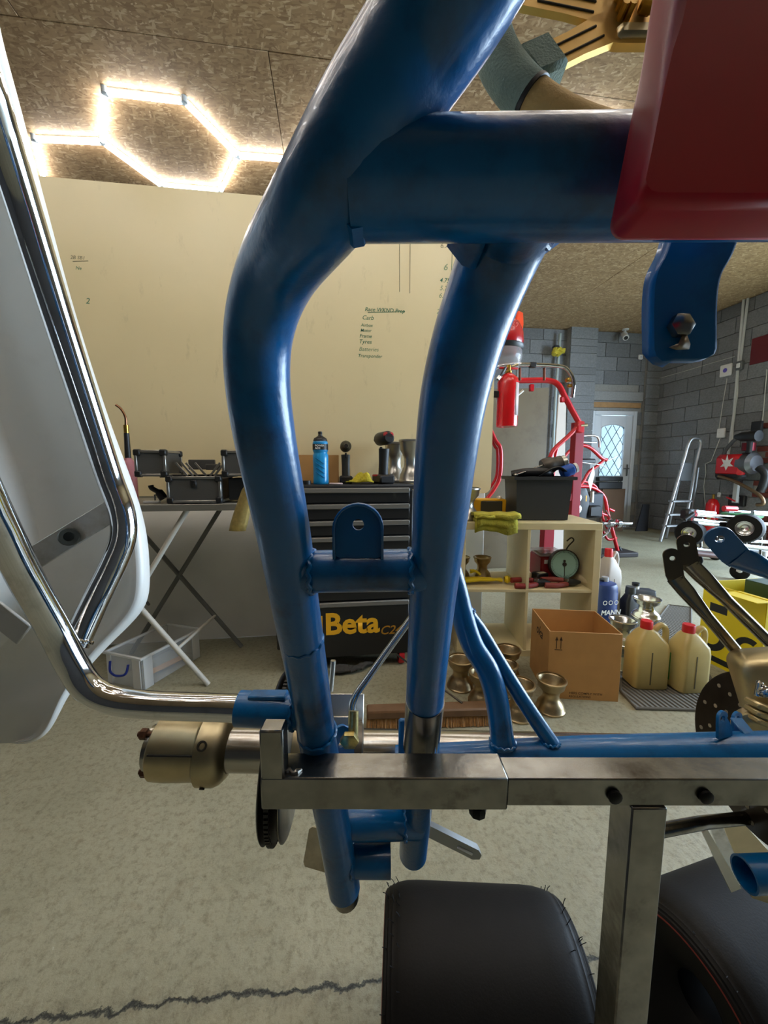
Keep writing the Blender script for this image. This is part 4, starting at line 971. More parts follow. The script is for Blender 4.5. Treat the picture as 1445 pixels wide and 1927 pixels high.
# yellow gloves
YGL = mat('yellow_rubber', (226, 196, 20), .5)
u, z_ = sproj(905, 1105, .10)
gl = thing('rubber_glove', 'pair of bright yellow rubber gloves in the upper left cube', 'glove', onsh(u, .10, MIDZ), srz)
def blob(mb, pts, r, M=None, flat=.45): return mb.tube(spline(pts, 5), r, 14, M=M, flat=flat)
blob(MB(), [(-.15, 0, .018), (-.10, 0, .024), (-.02, 0, .03), (.06, .01, .026), (.12, .02, .022)], [.03, .034, .034, .03, .03, .032, .033, .033, .032, .03, .028, .027, .026, .026, .025, .024, .02, .018, .02, .024, .026]).build('cuff_and_palm', YGL, gl)
for a, b_ in ((.055, .06), (.03, .075)): blob(MB(), [(.0, .02, .05), (-.03, .03, .07), (-.06, .03, b_)], [.015]*8+[.012]*3).build('finger', YGL, gl)
MB().lathe([(.016, -.015), (.024, 0), (.016, .015)], 16, tr(.15, 0, .03) @ rot('Y', 90)).build('rolled_cuff', YGL, gl)
# red machine, dial scale, pliers and cardboard tube in the upper right cube
u, z_ = sproj(1030, 1060, .26)
rm = thing('red_tool_box', 'red plastic tool box lying behind the dial scale', 'tool box', onsh(u, .265, MIDZ), srz)
MB().box((0, 0, .075), (.15, .2, .15), .012).build('box_body', mat('deep_red_plastic', (140, 10, 24), .4), rm)
MB().box((0, 0, .16), (.17, .2, .02), .008).build('clear_lid', clear_mat('clear_lid_plastic', (206, 200, 205), .45), rm)
MB().box((-.04, -.101, .12), (.035, .002, .024)).build('sticker', WHITEP, rm)
u, z_ = sproj(1062, 1058, .12)
ds = thing('dial_scale', 'round hanging scale with pale green dial and wire hook', 'scale', onsh(u, .12, MIDZ+.03), srz)
DR = .087; M = tr(0, 0, DR) @ rot('X', 84) @ rot('Z', 0)
MB().lathe([(0, -.03), (DR*.96, -.03), (DR, -.025), (DR, .004), (DR*.94, .008), (DR*.93, 0)], 48, M).build('case', mat('dark_bronze_case', (66, 60, 54), .4, .6), ds)
dl = MB().lathe([(0, .0), (DR*.935, .0)], 48, M).build('dial', mat('pale_green_dial', (164, 206, 190), .5), ds)
tk = MB()
for k in range(60): tk.box((0, DR*.84, .0006), (.0018, DR*(.12 if k % 5 else .17), .0008), 0, M @ rot('Z', k*6))
tk.build('scale_marks', mat('dial_print', (50, 66, 62), .6), dl)['kind'] = 'stuff'
nd = MB().box((0, -DR*.4, .003), (.003, DR*.85, .001), 0, M).lathe([(0, .002), (.012, .002), (.012, .006), (0, .006)], 18, M).lathe([(0, .002), (.007, .002), (.007, .004), (0, .004)], 14, M @ tr(0, .019, 0)).build('needle', mat('needle_brown', (62, 50, 40), .5), ds)
MB().tube(spline([(.02, .03, DR*2-.004), (.035, .03, DR*2+.02), (.06, .03, DR*2+.05), (.045, .03, DR*2+.065), (.02, .03, DR*2+.045)], 6), .004, 8).build('wire_hook', mat('hook_wire', (84, 76, 66), .5, .8), ds)
MB().lathe([(0, 0), (.03, 0), (.03, .032), (0, .032)], 16, tr(0, 0, -.03)).build('bottom_shackle', BLACKP, ds)
def pliers(label, px, py, v, rz, m, s=1., name='locking_pliers'):
    u, z_ = sproj(px, py, v); t = thing(name, label, 'pliers', onsh(u, v, MIDZ), srz+rz); 
    for sg in (-1, 1): MB().tube(spline([(-.1, sg*.02, .018+.006*sg), (-.05, sg*.024, .018+.006*sg), (0, sg*.006, .018+.006*sg)], 4), [.012, .013, .011], 10).build('handle_grip', m, t)
    MB().tube([(0, 0, .018), (.03, 0, .018), (.06, 0, .018)], [.014, .016, .006], 10).build('jaw', BLACKP, t)
    MB().lathe([(0, 0), (.012, 0), (.012, .036), (0, .036)], 14).build('pivot', STEEL, t); t.scale = (1.35, 1.35, 1.35); return t
RGRIP = mat('red_grip', (140, 40, 36), .6)
pliers('black pliers with red grips at the front of the upper right cube', 1008, 1110, .06, .1, RGRIP)
pliers('red and grey handled cutters lying below the dial scale', 1065, 1104, .07, .05, mat('dull_red_grip', (140, 62, 54), .6))
u, z_ = sproj(1018, 1090, .13); mt = thing('battery_tester', 'black hand meter with a pale display in the upper right cube', 'meter', onsh(u, .15, MIDZ), srz+.3)
MB().box((0, 0, .03), (.08, .06, .06), .006).build('case', BLACKP, mt); MB().box((0, -.012, .061), (.05, .03, .003), .001).build('display', mat('pale_display', (214, 206, 180), .4), mt)
ra, rb = sproj(1080, 1095, .18), sproj(1112, 1108, .06)
pa, pb = onsh(ra[0], .2, MIDZ+.026), onsh(rb[0], .05, MIDZ+.026)
rt = thing('card_tube', 'cream cardboard roll lying against the right side of the cube', 'tube', Vector((pa.x, pa.y, MIDZ)), world=True)
hollow('tube_wall', pa, pb, .024, mat('cream_roll', (206, 186, 146), .8), rt, wall=.005)
u, z_ = sproj(998, 1078, .16); og = MB().tube(spline([(-.03, 0, .02), (-.01, 0, .05), (.01, 0, .09), (.0, .02, .13)], 4), [.022]*6+[.016]*7, 12).build('orange_bag', mat('orange_plastic', (210, 130, 30), .5)); og.location = onsh(u-.015, .26, MIDZ); tag(og, 'orange plastic pouch in the left back of the upper right cube', 'pouch')
# on the shelf top
def ontop(px, v): u, _ = sproj(px, 975, v); return onsh(u, v, SH)
# yellow towel folded over the front edge
TW = mat('folded_yellow_towel', (178, 168, 56), .95, var=.16, scale=30, bump=.5, bscale=120)
u, _ = sproj(933, 980, 0); tw = thing('folded_towel', 'folded yellow towel hanging over the front edge of the cube shelf', 'cloth', onsh(u, 0, SH), srz)
def drape(w_, front, back, z0, th, m, wob):
    rows = []
    for i in range(13):
        x = (i/12-.5)*w_; row = []
        for v_, z_ in ((back, 0), (.03, .002), (.0, 0), (-.012, -.008), (-.014, -front*.5), (-.013, -front)):
            row.append((x+wob*math.sin(v_*60+i), v_-z0*.6, z0+z_+.003*math.sin(i*1.3+v_*40)+(.012*math.sin(i*.5) if z_ == -front else 0)))
        rows.append(row)
    return rows
for k, (w_, fr_, bk, z0) in enumerate(((.23, .06, .12, .010), (.21, .045, .10, .028), (.25, .012, .11, .045))):
    MB().grid(drape(w_, fr_, bk, z0, 0, TW, .003)).build('towel_fold', TW, tw, solid=.018, angle=80)
# silver wheel behind tube, yellow black case, black crate
p = ontop(876, .14); wheel('silver kart wheel on the cube shelf peeking from behind the right blue tube', p, ALU, s=1.25)
p = ontop(917, .3); yc = thing('battery_charger', 'small yellow and black charger case on the cube shelf', 'case', p, srz)
MB().box((0, 0, .055), (.2, .1, .11), .006).build('case_shell', mat('amber_yellow_plastic', (226, 168, 24), .45), yc); MB().box((.01, -.054, .05), (.13, .012, .1), .004).build('front_panel', mat('dark_olive_panel', (58, 54, 40), .5), yc)
MB().lathe([(0, 0), (.014, 0), (.015, .012), (.008, .02), (0, .02)], 14, tr(.07, 0, .108)).build('knob', WHITEP, yc)
p = ontop(955, .33); rc = MB().lathe([(0, 0), (.022, 0), (.022, .035), (.016, .05), (.016, .075), (0, .075)], 18).build('spray_cap_can', RED); rc.location = p; tag(rc, 'small red topped can between the yellow case and the black crate', 'can')
pL, pR = ontop(972, .1), ontop(1068, .1); wl = (pR-pL).length
cr = thing('storage_crate', 'black plastic crate full of engine parts on the cube shelf', 'crate', (pL+pR)/2, srz)
CRM = mat('dark_crate_plastic', (40, 40, 38), .55); hc = sproj(1020, 897, .1)[1]-SH; dC = .21
rows = []
for z_, g in ((0, -.012), (.004, 0.), (hc-.02, .012), (hc-.018, .03), (hc, .03), (hc, .008), (hc-.02, .006), (.008, -.008)):
    rows.append([(x*(wl/2+g), (y*(dC/2+g))+dC/2, z_) for x, y in ((-1, -1), (1, -1), (1, 1), (-1, 1))])
MB().grid(rows, closed=True).add(rows[-1], [(0, 1, 2, 3)]).add(rows[0], [(3, 2, 1, 0)]).build('crate_body', CRM, cr)
PT = mat('oily_engine_metal', (84, 78, 70), .45, .7, var=.2, scale=60)
hz = SH+hc
def crp(x, y, z_): return cr.location+sx*x+sy*y+Vector((0, 0, z_))
ep = thing('exhaust_elbow', 'dark curved hose resting on the parts crate', 'hose', crp(-.02, .1, hc-.02), srz)
MB().tube(spline([(-.09, 0, .02), (-.04, -.02, .03), (.04, -.02, .03), (.07, .02, .02)], 5), .017, 12).build('hose_body', BLACKP, ep); MB().lathe([(.018, 0), (.021, 0), (.021, .014), (.018, .014)], 14, tr(.06, .01, .022) @ rot('Y', 70), closed=True).build('hose_clip', STEEL, ep)
ca = thing('carburettor', 'oily carburettor body on top of the parts crate', 'engine part', crp(.06, .12, hc-.02), srz)
MB().lathe([(0, 0), (.03, 0), (.034, .01), (.034, .04), (.028, .05), (.028, .08), (0, .08)], 18, tr(-.02, 0, .05) @ rot('Y', 75)).build('carb_body', PT, ca); MB().box((-.01, 0, .02), (.06, .05, .05), .008).build('float_bowl', BLACKP, ca); MB().lathe([(.024, 0), (.03, .004), (.03, .02), (.022, .024)], 18, tr(.055, 0, .065) @ rot('Y', 75)).build('intake_ring', ALU, ca)
sp = thing('tie_rod', 'short steel rod with ball end lying on the parts crate', 'rod', crp(-.1, .05, hc-.02), srz); MB().tube([(-.03, 0, .02), (0, 0, .03), (.06, .02, .05), (.09, .03, .06)], .004, 8).build('rod_shaft', STEEL, sp); MB().lathe([(0, -.008), (.007, -.005), (.009, 0), (.007, .005), (0, .008)], 12, tr(-.03, 0, .02)).build('ball_end', STEEL, sp)
bf = thing('blue_oil_filter', 'small blue filter at the right end of the parts crate', 'filter', crp(.13, .08, hc-.015), srz); MB().lathe([(0, 0), (.022, 0), (.024, .006), (.024, .045), (.018, .05), (0, .05)], 20, tr(0, 0, .025) @ rot('Y', 70)).build('filter_can', mat('blue_can', (28, 84, 176), .4), bf); MB().lathe([(0, 0), (.02, 0), (.02, .01), (0, .01)], 18, tr(.05, 0, .043) @ rot('Y', 70)).build('filter_base', WHITEP, bf)
br_ = thing('brake_lever', 'black bent bracket lying across the parts crate', 'bracket', crp(.08, .06, hc-.02), srz); MB().tube(spline([(-.06, 0, .015), (0, -.02, .05), (.05, 0, .03)], 5), .009, 8, flat=.5).build('bracket_arm', BLACKP, br_)
for t_ in (ep, ca, sp, bf, br_): t_.scale = (1.45, 1.45, 1.45)
# --- folding table with X legs
YFt, YBt = 1.89, 2.29
ZT = ony(347, 950, 1.86).z
tbl = thing('folding_table', 'grey folding table with crossed tube legs in front of the partition', 'table', (-.95, 2.08, 0), world=True)
xr_ = ony(447, 955, 1.86).x
MB().box(((-1.75+xr_)/2, 2.08, ZT-.012), (xr_+1.75, .46, .024), .003).build('table_top', mat('grey_laminate', (132, 130, 122), .5, var=.12, scale=150), tbl)
MB().box(((-1.75+xr_)/2, 1.847, ZT-.012), (xr_+1.75, .006, .03), .001).build('edge_trim', mat('alu_trim', (160, 158, 150), .4, .8), tbl)
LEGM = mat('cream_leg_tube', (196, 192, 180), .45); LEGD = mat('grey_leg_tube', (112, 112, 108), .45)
def leg(a, b, Y, m):
    A_, B_ = ony(*a, Y), ony(*b, Y); e = (B_-A_).normalized()
    if abs(A_.z-ZT) < .2: A_ = A_+e*((A_.z-(ZT-.025))/(-e.z))
    if B_.z < .1: B_ = B_+e*((B_.z-.005)/(-e.z))
    MB().tube([A_, B_], .0125, 12).build('leg', m, tbl); return A_, B_
leg((347, 968), (283, 1075), YFt, LEGM)
F1 = leg((347, 968), (180, 1247), YFt, LEGM) if False else None
A_, B_ = ony(283, 1075, YFt), ony(205, 1205, YFt); MB().tube([A_, B_], .0125, 12).build('leg', LEGM, tbl)
l2 = leg((108, 968), (392, 1288), YFt, LEGM)
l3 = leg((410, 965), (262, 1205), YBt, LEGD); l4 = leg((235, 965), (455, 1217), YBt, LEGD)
for a, b in (((333, 1222), (405, 1158)),):
    MB().tube([ony(*a, YFt), ony(*b, YBt)], .008, 10).build('leg_brace', LEGM, tbl)
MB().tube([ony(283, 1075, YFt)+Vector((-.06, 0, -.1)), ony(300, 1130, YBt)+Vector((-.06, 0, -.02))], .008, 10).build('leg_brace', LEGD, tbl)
# --- aluminium tool case, cantilever trays
CASEB = mat('charcoal_case_panel', (70, 70, 68), .55, var=.06, scale=200); CASEA = mat('case_alu_edge', (168, 166, 160), .35, .9); CASEK = mat('case_corner_black', (20, 20, 20), .5)
def flight_box(parent, name, c, s, M=None):
    o = MB().box(c, s, .002, M).build(name, CASEB, parent); e = .012
    cx, cy, cz = c; a, b, h = s[0]/2, s[1]/2, s[2]/2; mb = MB()
    for i in (-1, 1):
        for j in (-1, 1):
            mb.box((cx+i*a, cy+j*b, cz), (e, e, 2*h), .002, M); mb.box((cx+i*a, cy, cz+j*h), (e, 2*b, e), .002, M); mb.box((cx, cy+i*b, cz+j*h), (2*a, e, e), .002, M)
    mb.build('aluminium_edging', CASEA, o)
    for i in (-1, 1):
        for j in (-1, 1):
            for k in (-1, 1): MB().box((cx+i*(a-.006), cy+j*(b-.006), cz+k*(h-.006)), (.03, .03, .03), .005, M).build('corner_cap', CASEK, o)
    return o
CY = 1.99
c0, c1 = ony(318, 945, CY-.1), ony(415, 945, CY-.1); wcs = c1.x-c0.x; hcs = ony(365, 902, CY-.1).z-ZT
tk_ = thing('tool_case', 'charcoal and aluminium tool case with trays folded out on the table', 'tool case', ((c0.x+c1.x)/2, CY, ZT+.009))
flight_box(tk_, 'case_body', (0, 0, hcs/2+.001), (wcs, .2, hcs-.004))
MB().box((0, -.104, hcs*.75), (.026, .012, .034), .004).lathe([(0, 0), (.008, 0), (.008, .006), (0, .006)], 12, tr(0, -.11, hcs*.8) @ rot('X', 90)).build('latch', CASEK, tk_)
tl = ony(258, 898, CY-.1), ony(307, 853, CY-.1); zb = tl[0].z-ZT; wt = (tl[1].x-tl[0].x)*1.04; htx = tl[1].z-tl[0].z; xo = (tl[0].x+tl[1].x)/2-tk_.location.x
flight_box(tk_, 'upper_tray', (xo, 0, zb+htx/2), (wt, .19, htx)); flight_box(tk_, 'upper_tray', (-xo+.01, 0, zb+htx/2), (wt, .19, htx))
MB().box((xo+wt*1.35, .03, zb-.006), (wt*2.4, .18, .012), .003).build('tray_base', CASEK, tk_)
MB().box((-xo-wt*1.1, .03, zb-.006), (wt*1.6, .18, .012), .003).build('tray_base', CASEK, tk_)
for x_, z_, w_, hh, yy in ((-.02, .06, .13, .05, .09), (.045, .035, .07, .03, .05), (.11, .04, .05, .05, .08)): MB().box((x_, yy, zb+z_/2+.02), (w_, .012, hh), .003).build('tray_wall', CASEB, tk_)
for x_, tp in ((-.065, .045), (-.04, .05), (-.02, .055), (.085, .04), (.105, .045), (.02, .07)):
    MB().box((0, 0, 0), (.01, .004, .08), .001, tr(x_, -.06, zb+.026) @ rot('Y', -38 if x_ < .05 else 38)).build('cantilever_arm', CASEA, tk_)
MB().box((c1.x-c0.x)and(wcs*.98, .02, hcs/2), (.16, .17, hcs*.9), .004).build('side_case', CASEK, tk_)
# clamp and card beside the case
tg = thing('trigger_clamp', 'small black hand clamp on the table left of the tool case', 'clamp', Vector((ony(300, 940, CY).x, CY, ZT)))
MB().tube(spline([(.02, 0, .02), (0, 0, .05), (-.03, 0, .07), (-.035, 0, .085)], 4), [.02]*5+[.012]*8, 12).build('clamp_body', BLACKP, tg); MB().tube([(-.02, 0, .0), (-.02, 0, .04)], .004, 8).build('spindle', STEEL, tg); MB().box((-.03, -.01, .006), (.07, .03, .01), .002).build('clamp_pad', WHITEP, tg)
# gold visor-like strap hanging from the table end
gst = thing('gold_strip', 'shiny gold curved strip hanging over the end of the folding table', 'strip', Vector((ony(452, 960, 1.82).x, 1.83, ZT)), world=True)
rows = []
for x0, x1, y in ((468, 492, 905), (455, 485, 922), (447, 476, 945), (440, 470, 965), (434, 466, 985), (431, 462, 999)):
    A_, B_ = ony(x0, y, 1.815), ony(x1, y, 1.815); rows.append([A_+(B_-A_)*t+Vector((0, -.012*math.sin(math.pi*t), 0)) for t in (0, .2, .4, .6, .8, 1)])
MB().grid(rows).build('strip_sheet', mat('gold_film', (196, 174, 110), .3, .6, var=.15, scale=60), gst, solid=.003)
# blow torch hanging on the board at the far left
bt_ = thing('blow_torch', 'gas torch with brass valve leaning by the board behind the white panel', 'torch', Vector((ony(238, 950, 2.2).x, 2.2, ZT)), world=True)
MB().tube(spline([ony(218, 762, 2.2), ony(228, 770, 2.2), ony(236, 785, 2.2), ony(237, 800, 2.2)], 5), .006, 10).build('nozzle_tube', mat('copper_tube', (150, 108, 82), .3, 1.), bt_)
MB().tube([ony(237, 800, 2.2), ony(238, 815, 2.2)], .012, 12).build('brass_valve', GOLD, bt_); MB().tube([ony(238, 815, 2.2), ony(241, 862, 2.2)], [.012, .015], 12).build('grip', BLACKP, bt_)
MB().lathe([(0, 0), (.035, 0), (.035, ony(241, 862, 2.2).z-ZT-.03), (.015, ony(241, 862, 2.2).z-ZT), (0, ony(241, 862, 2.2).z-ZT)], 20, tr(ony(241, 862, 2.2).x, 2.2, ZT)).build('gas_cylinder', mat('pink_blue_can', (176, 110, 120), .4), bt_)
# --- clear box on the floor
a, rz_, L_ = frame2(Vector((-1.134, 1.985, 0)), Vector((-.925, 1.885, 0)))
cbx = thing('clear_storage_box', 'clear plastic storage box with a blue handle under the folding table', 'box', a, rz_)
CLR = clear_mat('clear_polypropylene', (222, 226, 226), .2, .2); CLR2 = clear_mat('clear_polypropylene_rim', (232, 234, 232), .6, .2)
bw, bd_, bh = L_, .36, .16
for nm, c, s in (('front_wall', (bw/2, .002, bh/2), (bw, .004, bh)), ('back_wall', (bw/2, bd_, bh/2), (bw, .004, bh)), ('side_wall', (.002, bd_/2, bh/2), (.004, bd_, bh)), ('side_wall', (bw-.002, bd_/2, bh/2), (.004, bd_, bh)), ('base', (bw/2, bd_/2, .004), (bw, bd_, .005))):
    MB().box(c, s, .0012).build(nm, CLR, cbx)
rm_ = MB()
for c, s in (((bw/2, -.004, bh), (bw+.02, .014, .012)), ((bw/2, bd_+.004, bh), (bw+.02, .014, .012)), ((-.004, bd_/2, bh), (.014, bd_, .012)), ((bw+.004, bd_/2, bh), (.014, bd_, .012)), ((bw*.86, -.003, bh/2), (.05, .006, bh)), ((.02, -.003, bh/2), (.03, .006, bh)), ((bw+.003, .03, bh/2), (.006, .05, bh)), ((bw+.003, bd_-.03, bh/2), (.006, .05, bh))): rm_.box(c, s, .002)
rm_.build('rim', CLR2, cbx)
MB().tube(spline([(.04, -.012, .125), (.045, -.02, .09), (.06, -.026, .075), (.10, -.03, .068), (.14, -.026, .075), (.155, -.02, .09), (.16, -.012, .125)], 5), .0055, 8).build('blue_handle', mat('navy_handle', (24, 48, 140), .4), cbx)
og = MB().box((0, 0, 0), (.05, .22, .004), .001).build('kraft_card', mat('orange_kraft', (206, 156, 98), .8)); og.location = a+Vector((.28, .12, .02)); og.rotation_euler[2] = rz_-.15; tag(og, 'orange brown card lying inside the clear box', 'card')
og.location = Vector((math.cos(rz_)*bw*.7-math.sin(rz_)*.2, math.sin(rz_)*bw*.7+math.cos(rz_)*.2, .02))+a
# --- large carton
a, rz_, L_ = frame2(onz(1028, 1313), onz(1163, 1321))
cx_ = thing('cardboard_box', 'open brown cardboard box with two black arrows in front of the shelf', 'box', a, rz_)
ch = .325; cdp = .29; T_ = .005
for nm, c, s in (('front_panel', (L_/2, T_/2, ch/2), (L_, T_, ch)), ('back_panel', (L_/2, cdp-T_/2, ch/2), (L_, T_, ch)), ('side_panel', (T_/2, cdp/2, ch/2), (T_, cdp-2*T_, ch)), ('side_panel', (L_-T_/2, cdp/2, ch/2), (T_, cdp-2*T_, ch)), ('bottom_panel', (L_/2, cdp/2, T_/2), (L_-.01, cdp-.01, T_))):
    fp = MB().box(c, s, .001).build(nm, CARD, cx_)
    if nm == 'front_panel': front = fp
    if nm == 'side_panel' and c[0] < .1: lside = fp
INK = mat('box_ink', (70, 48, 28), .8)
ar = MB()
for x_ in (.033, .052): ar.box((x_, -.0004, .268), (.003, .0008, .05)).prism([(x_-.007, .283), (x_+.007, .283), (x_, .302)], .0008, basis((1, 0, 0), (0, 0, 1), (0, -1, 0), (0, 0, 0)))
ar.box((.0425, -.0004, .238), (.034, .0008, .003)); ar.build('printed_arrows', INK, front)
text('printed_text', 'HERS COMPLY WITH', tr(.10, -.0006, .026) @ BM, INK, front, width=.145, offset=.01); text('printed_text', 'REGULATIONS', tr(.10, -.0006, .010) @ BM, INK, front, width=.095, offset=.01)
text('printed_text', 'oka', tr(-.0006, .2, .24) @ basis((0, -1, 0), (0, 0, 1), (-1, 0, 0), (0, 0, 0)), INK, lside, width=.1, shear=.3, offset=.02)
MB().add([(.02, .05, .12), (L_-.03, .04, .14), (L_-.04, cdp-.05, .2), (.03, cdp-.04, .13), (L_*.5, cdp*.5, .16)], [(0, 1, 4), (1, 2, 4), (2, 3, 4), (3, 0, 4)]).build('packing_paper', mat('packing_paper', (200, 168, 124), .9), cx_)
# --- old wheels on the floor
for i, (px, py, m, tl_, lab) in enumerate(((872, 1303, OLDALU, (0, 0, 0), 'old brassy kart wheel on the floor at the foot of the cube shelf'), (914, 1332, OLDALU, (0, 0, .4), 'old kart wheel on the floor half behind the thick blue stay'), (912, 1290, OLDALU, (0, 0, .2), 'old kart wheel behind the thick blue stay against the shelf'), (962, 1282, OLDALU, (.0, .0, .9), 'old kart wheel at the back against the cardboard box side'), (957, 1312, OLDALU, (0, 0, .1), 'old kart wheel between the two blue stays'), (986, 1360, OLDALU, (0, 0, 1.2), 'old kart wheel nearest the viewer beside the thin blue stay'), (1047, 1348, OLDALU, (0, 0, .5), 'old kart wheel standing alone in front of the cardboard box'))):
    p = onz(px, py)+Vector((0, .05, 0)); wheel(lab, p, m, tl_, s=(.98, .95, .95, 1.0, .95, 1.0, .97)[i], group='old kart wheels on the floor by the shelf')
# --- broom on the floor
p0, p1 = onz(690, 1374), onz(925, 1366); a, rz_, L_ = frame2(p0, p1)
bm_ = thing('broom_head', 'wooden broom head with brown bristles lying on the floor', 'broom', a, rz_)
MB().box((L_/2, .03, .06), (L_, .06, .035), .006).build('wood_block', mat('worn_broom_wood', (112, 82, 54), .8, var=.15, scale=20), bm_)
bs = MB()
for k in range(140): x_ = L_*(k+.5)/140; bs.tube([(x_, .012, .043), (x_+random.uniform(-.004, .004), -.004+random.uniform(-.004, .004), .004)], [.0022, .0034], 5)
b_ = bs.build('bristles', mat('brown_bristle', (148, 106, 58), .8, var=.3, scale=80), bm_); b_['kind'] = 'stuff'
MB().tube([(L_*.78, .04, .078), (L_*.62, .14, .10), (L_*.30, .40, .12)], .0045, 8).build('stay_wire', STEEL, bm_)
MB().lathe([(.014, 0), (.02, 0), (.016, .05), (.013, .05)], 14, tr(L_*.45, .03, .075) @ rot('X', -50), closed=True).build('handle_socket', mat('rust_red_bracket', (110, 60, 48), .7), bm_)
# --- black gloves on the floor under the chest
gv = thing('work_glove', 'dark grey work gloves lying on the floor under the tool chest', 'glove', onz(655, 1270))
for k, (x_, y_, a_) in enumerate(((-.03, 0, .2), (0, .01, .5), (.03, .0, .6), (.06, .015, .9), (.085, .02, 1.1))): MB().tube([(x_-.02, y_, .02), (x_+.01, y_+.03*a_, .028), (x_+.05, y_+.05*a_, .018)], [.012, .016, .010], 10, flat=.7).build('finger', mat('grey_glove', (62, 60, 56), .9, var=.2, scale=60), gv)
MB().tube([(-.09, .02, .02), (-.05, .02, .028), (0, .02, .026)], [.026, .032, .028], 12, flat=.6).build('palm', MATS['grey_glove'], gv)
# ================================================================== RIGHT FLOOR GROUP
def at_floor(px, py, dy=0.): p = onz(px, py); return Vector((p.x, p.y+dy, 0))
def htop(px, py, p): return max(.02, ony(px, py, p.y).z-p.z)
# ribbed mat
MATM = bpy.data.materials.new('ribbed_rubber_mat'); MATM.use_nodes = True; MATS['ribbed_rubber_mat'] = MATM
nt = MATM.node_tree; b = nt.nodes['Principled BSDF']; b.inputs['Base Color'].default_value = lin((92, 88, 78))+(1,); b.inputs['Roughness'].default_value = .9
g = nt.nodes.new('ShaderNodeNewGeometry'); wv = nt.nodes.new('ShaderNodeTexWave'); wv.inputs['Scale'].default_value = 14; wv.bands_direction = 'X'; nt.links.new(g.outputs['Position'], wv.inputs['Vector'])
bp_ = nt.nodes.new('ShaderNodeBump'); bp_.inputs['Strength'].default_value = 1; bp_.inputs['Distance'].default_value = .006; nt.links.new(wv.outputs[0], bp_.inputs['Height']); nt.links.new(bp_.outputs[0], b.inputs['Normal'])
rp_ = nt.nodes.new('ShaderNodeMix'); rp_.data_type = 'RGBA'; nt.links.new(wv.outputs[0], rp_.inputs[0]); rp_.inputs[6].default_value = lin((64, 60, 52))+(1,); rp_.inputs[7].default_value = lin((112, 108, 98))+(1,); nt.links.new(rp_.outputs[2], b.inputs['Base Color'])
mt_ = thing('door_mat', 'ribbed grey brown rubber mat on the floor under the oil jugs', 'mat', at_floor(1260, 1280), world=True)
mp_ = [onz(x, y) for x, y in ((1166, 1262), (1168, 1303), (1196, 1335), (1372, 1340), (1335, 1275), (1300, 1215), (1300, 1145), (1258, 1140))]
MB().prism([(p.x, p.y) for p in mp_], .008).build('mat_sheet', MATM, mt_)
ed = MB().tube([Vector((p.x, p.y, .006)) for p in mp_], .007, 8, closed=True).build('bound_edge', mat('mat_edge', (96, 92, 84), .9), mt_)
# oil jugs
OILY = mat('amber_jug_plastic', (208, 186, 120), .35, var=.08, scale=10, trans=.15); CAPR = mat('red_screw_cap', (206, 30, 36), .45)
def loft(sections, M=None):
    """sections: (z, w, d, r, cx, cy) rounded rectangles"""
    rows = [[(x+cx, y+cy, z_) for x, y in rrect(w_, d_, r, 4)] for z_, w_, d_, r, cx, cy in sections]
    n = len(rows[0]); mb = MB().grid(rows, M, closed=True); mb.add(rows[0], [list(range(n))[::-1]], M).add(rows[-1], [list(range(n))], M); return mb
def jug(label, px, py, top, rz, name='oil_jug', m=None, cap=None, wd=.165, dp=.12, lab=None, group=None, neck=.022):
    p = at_floor(px, py, .06); H = htop(px, top, p); t = thing(name, label, 'jug', p+Vector((0, 0, .008)), rz, group); m = m or OILY; H -= .008
    bd = loft([(0, wd*.9, dp*.9, .02, 0, 0), (.008, wd, dp, .026, 0, 0), (H*.58, wd, dp, .026, 0, 0), (H*.68, wd*.94, dp*.94, .026, 0, 0), (H*.84, wd*.5, dp*.62, .022, -wd*.04, 0), (H*.885, .05, .05, .022, -wd*.06, 0)]).build('jug_body', m, t)
    MB().lathe([(0, H*.87), (neck*1.15, H*.87), (neck*1.2, H*.88), (neck*1.2, H*.985), (neck*1.1, H), (0, H)], 24, tr(-wd*.06, 0, 0)).build('screw_cap', cap or CAPR, t)
    MB().tube(spline([(wd*.16, 0, H*.85), (wd*.36, 0, H*.93), (wd*.50, 0, H*.85), (wd*.5, 0, H*.66)], 5), .014, 12).build('handle', m, t)
    MB().box((-.01, -dp/2-.0005, H*.33), (.006, .002, H*.5), .0008).build('level_stripe', mat('dark_oil_stripe', (92, 82, 52), .5), bd)
    if lab: 
        l = MB().box((wd/2+.0008, 0, H*.36), (.0016, dp*.8, H*.42), .0006).build('label_sticker', mat('green_label', (58, 130, 50), .5), bd)
        MB().prism(rrect(dp*.6, H*.3, .03, 5), .001, basis((0, 1, 0), (0, 0, 1), (1, 0, 0), (wd/2+.0016, 0, H*.42))).build('label_panel', WHITEP, l)
        text('label_text', 'oil', basis((0, 0, 1), (0, -1, 0), (1, 0, 0), (wd/2+.003, .02, H*.34)), mat('amber_print', (200, 140, 40), .5), l, width=H*.2, offset=.02)
    return t
jug('amber oil jug with red cap and green label on the ribbed mat', 1230, 1302, 1167, -.18, lab=True, group='amber oil jugs'); jug('amber oil jug with red cap beside the brake disc, nearer the yellow box', 1310, 1309, 1174, -.05, lab=False, group='amber oil jugs', wd=.15)
jug('dusty clear jug with red cap behind the blue drum', 1150, 1165, 1032, .2, name='water_jug', m=mat('dusty_white_jug', (178, 166, 154), .5), wd=.15, dp=.12)
p = at_floor(1143, 1186, .08); H = htop(1143, 1092, p); dr = thing('oil_drum', 'navy blue plastic oil drum beside the cube shelf', 'drum', p)
db = MB().lathe([(0, 0), (.09, 0), (.097, .006), (.097, H*.78), (.092, H*.84), (.094, H*.88), (.084, H*.96), (.03, H*.99), (0, H*.99)], 30).build('drum_body', mat('navy_drum', (30, 52, 110), .45), dr)
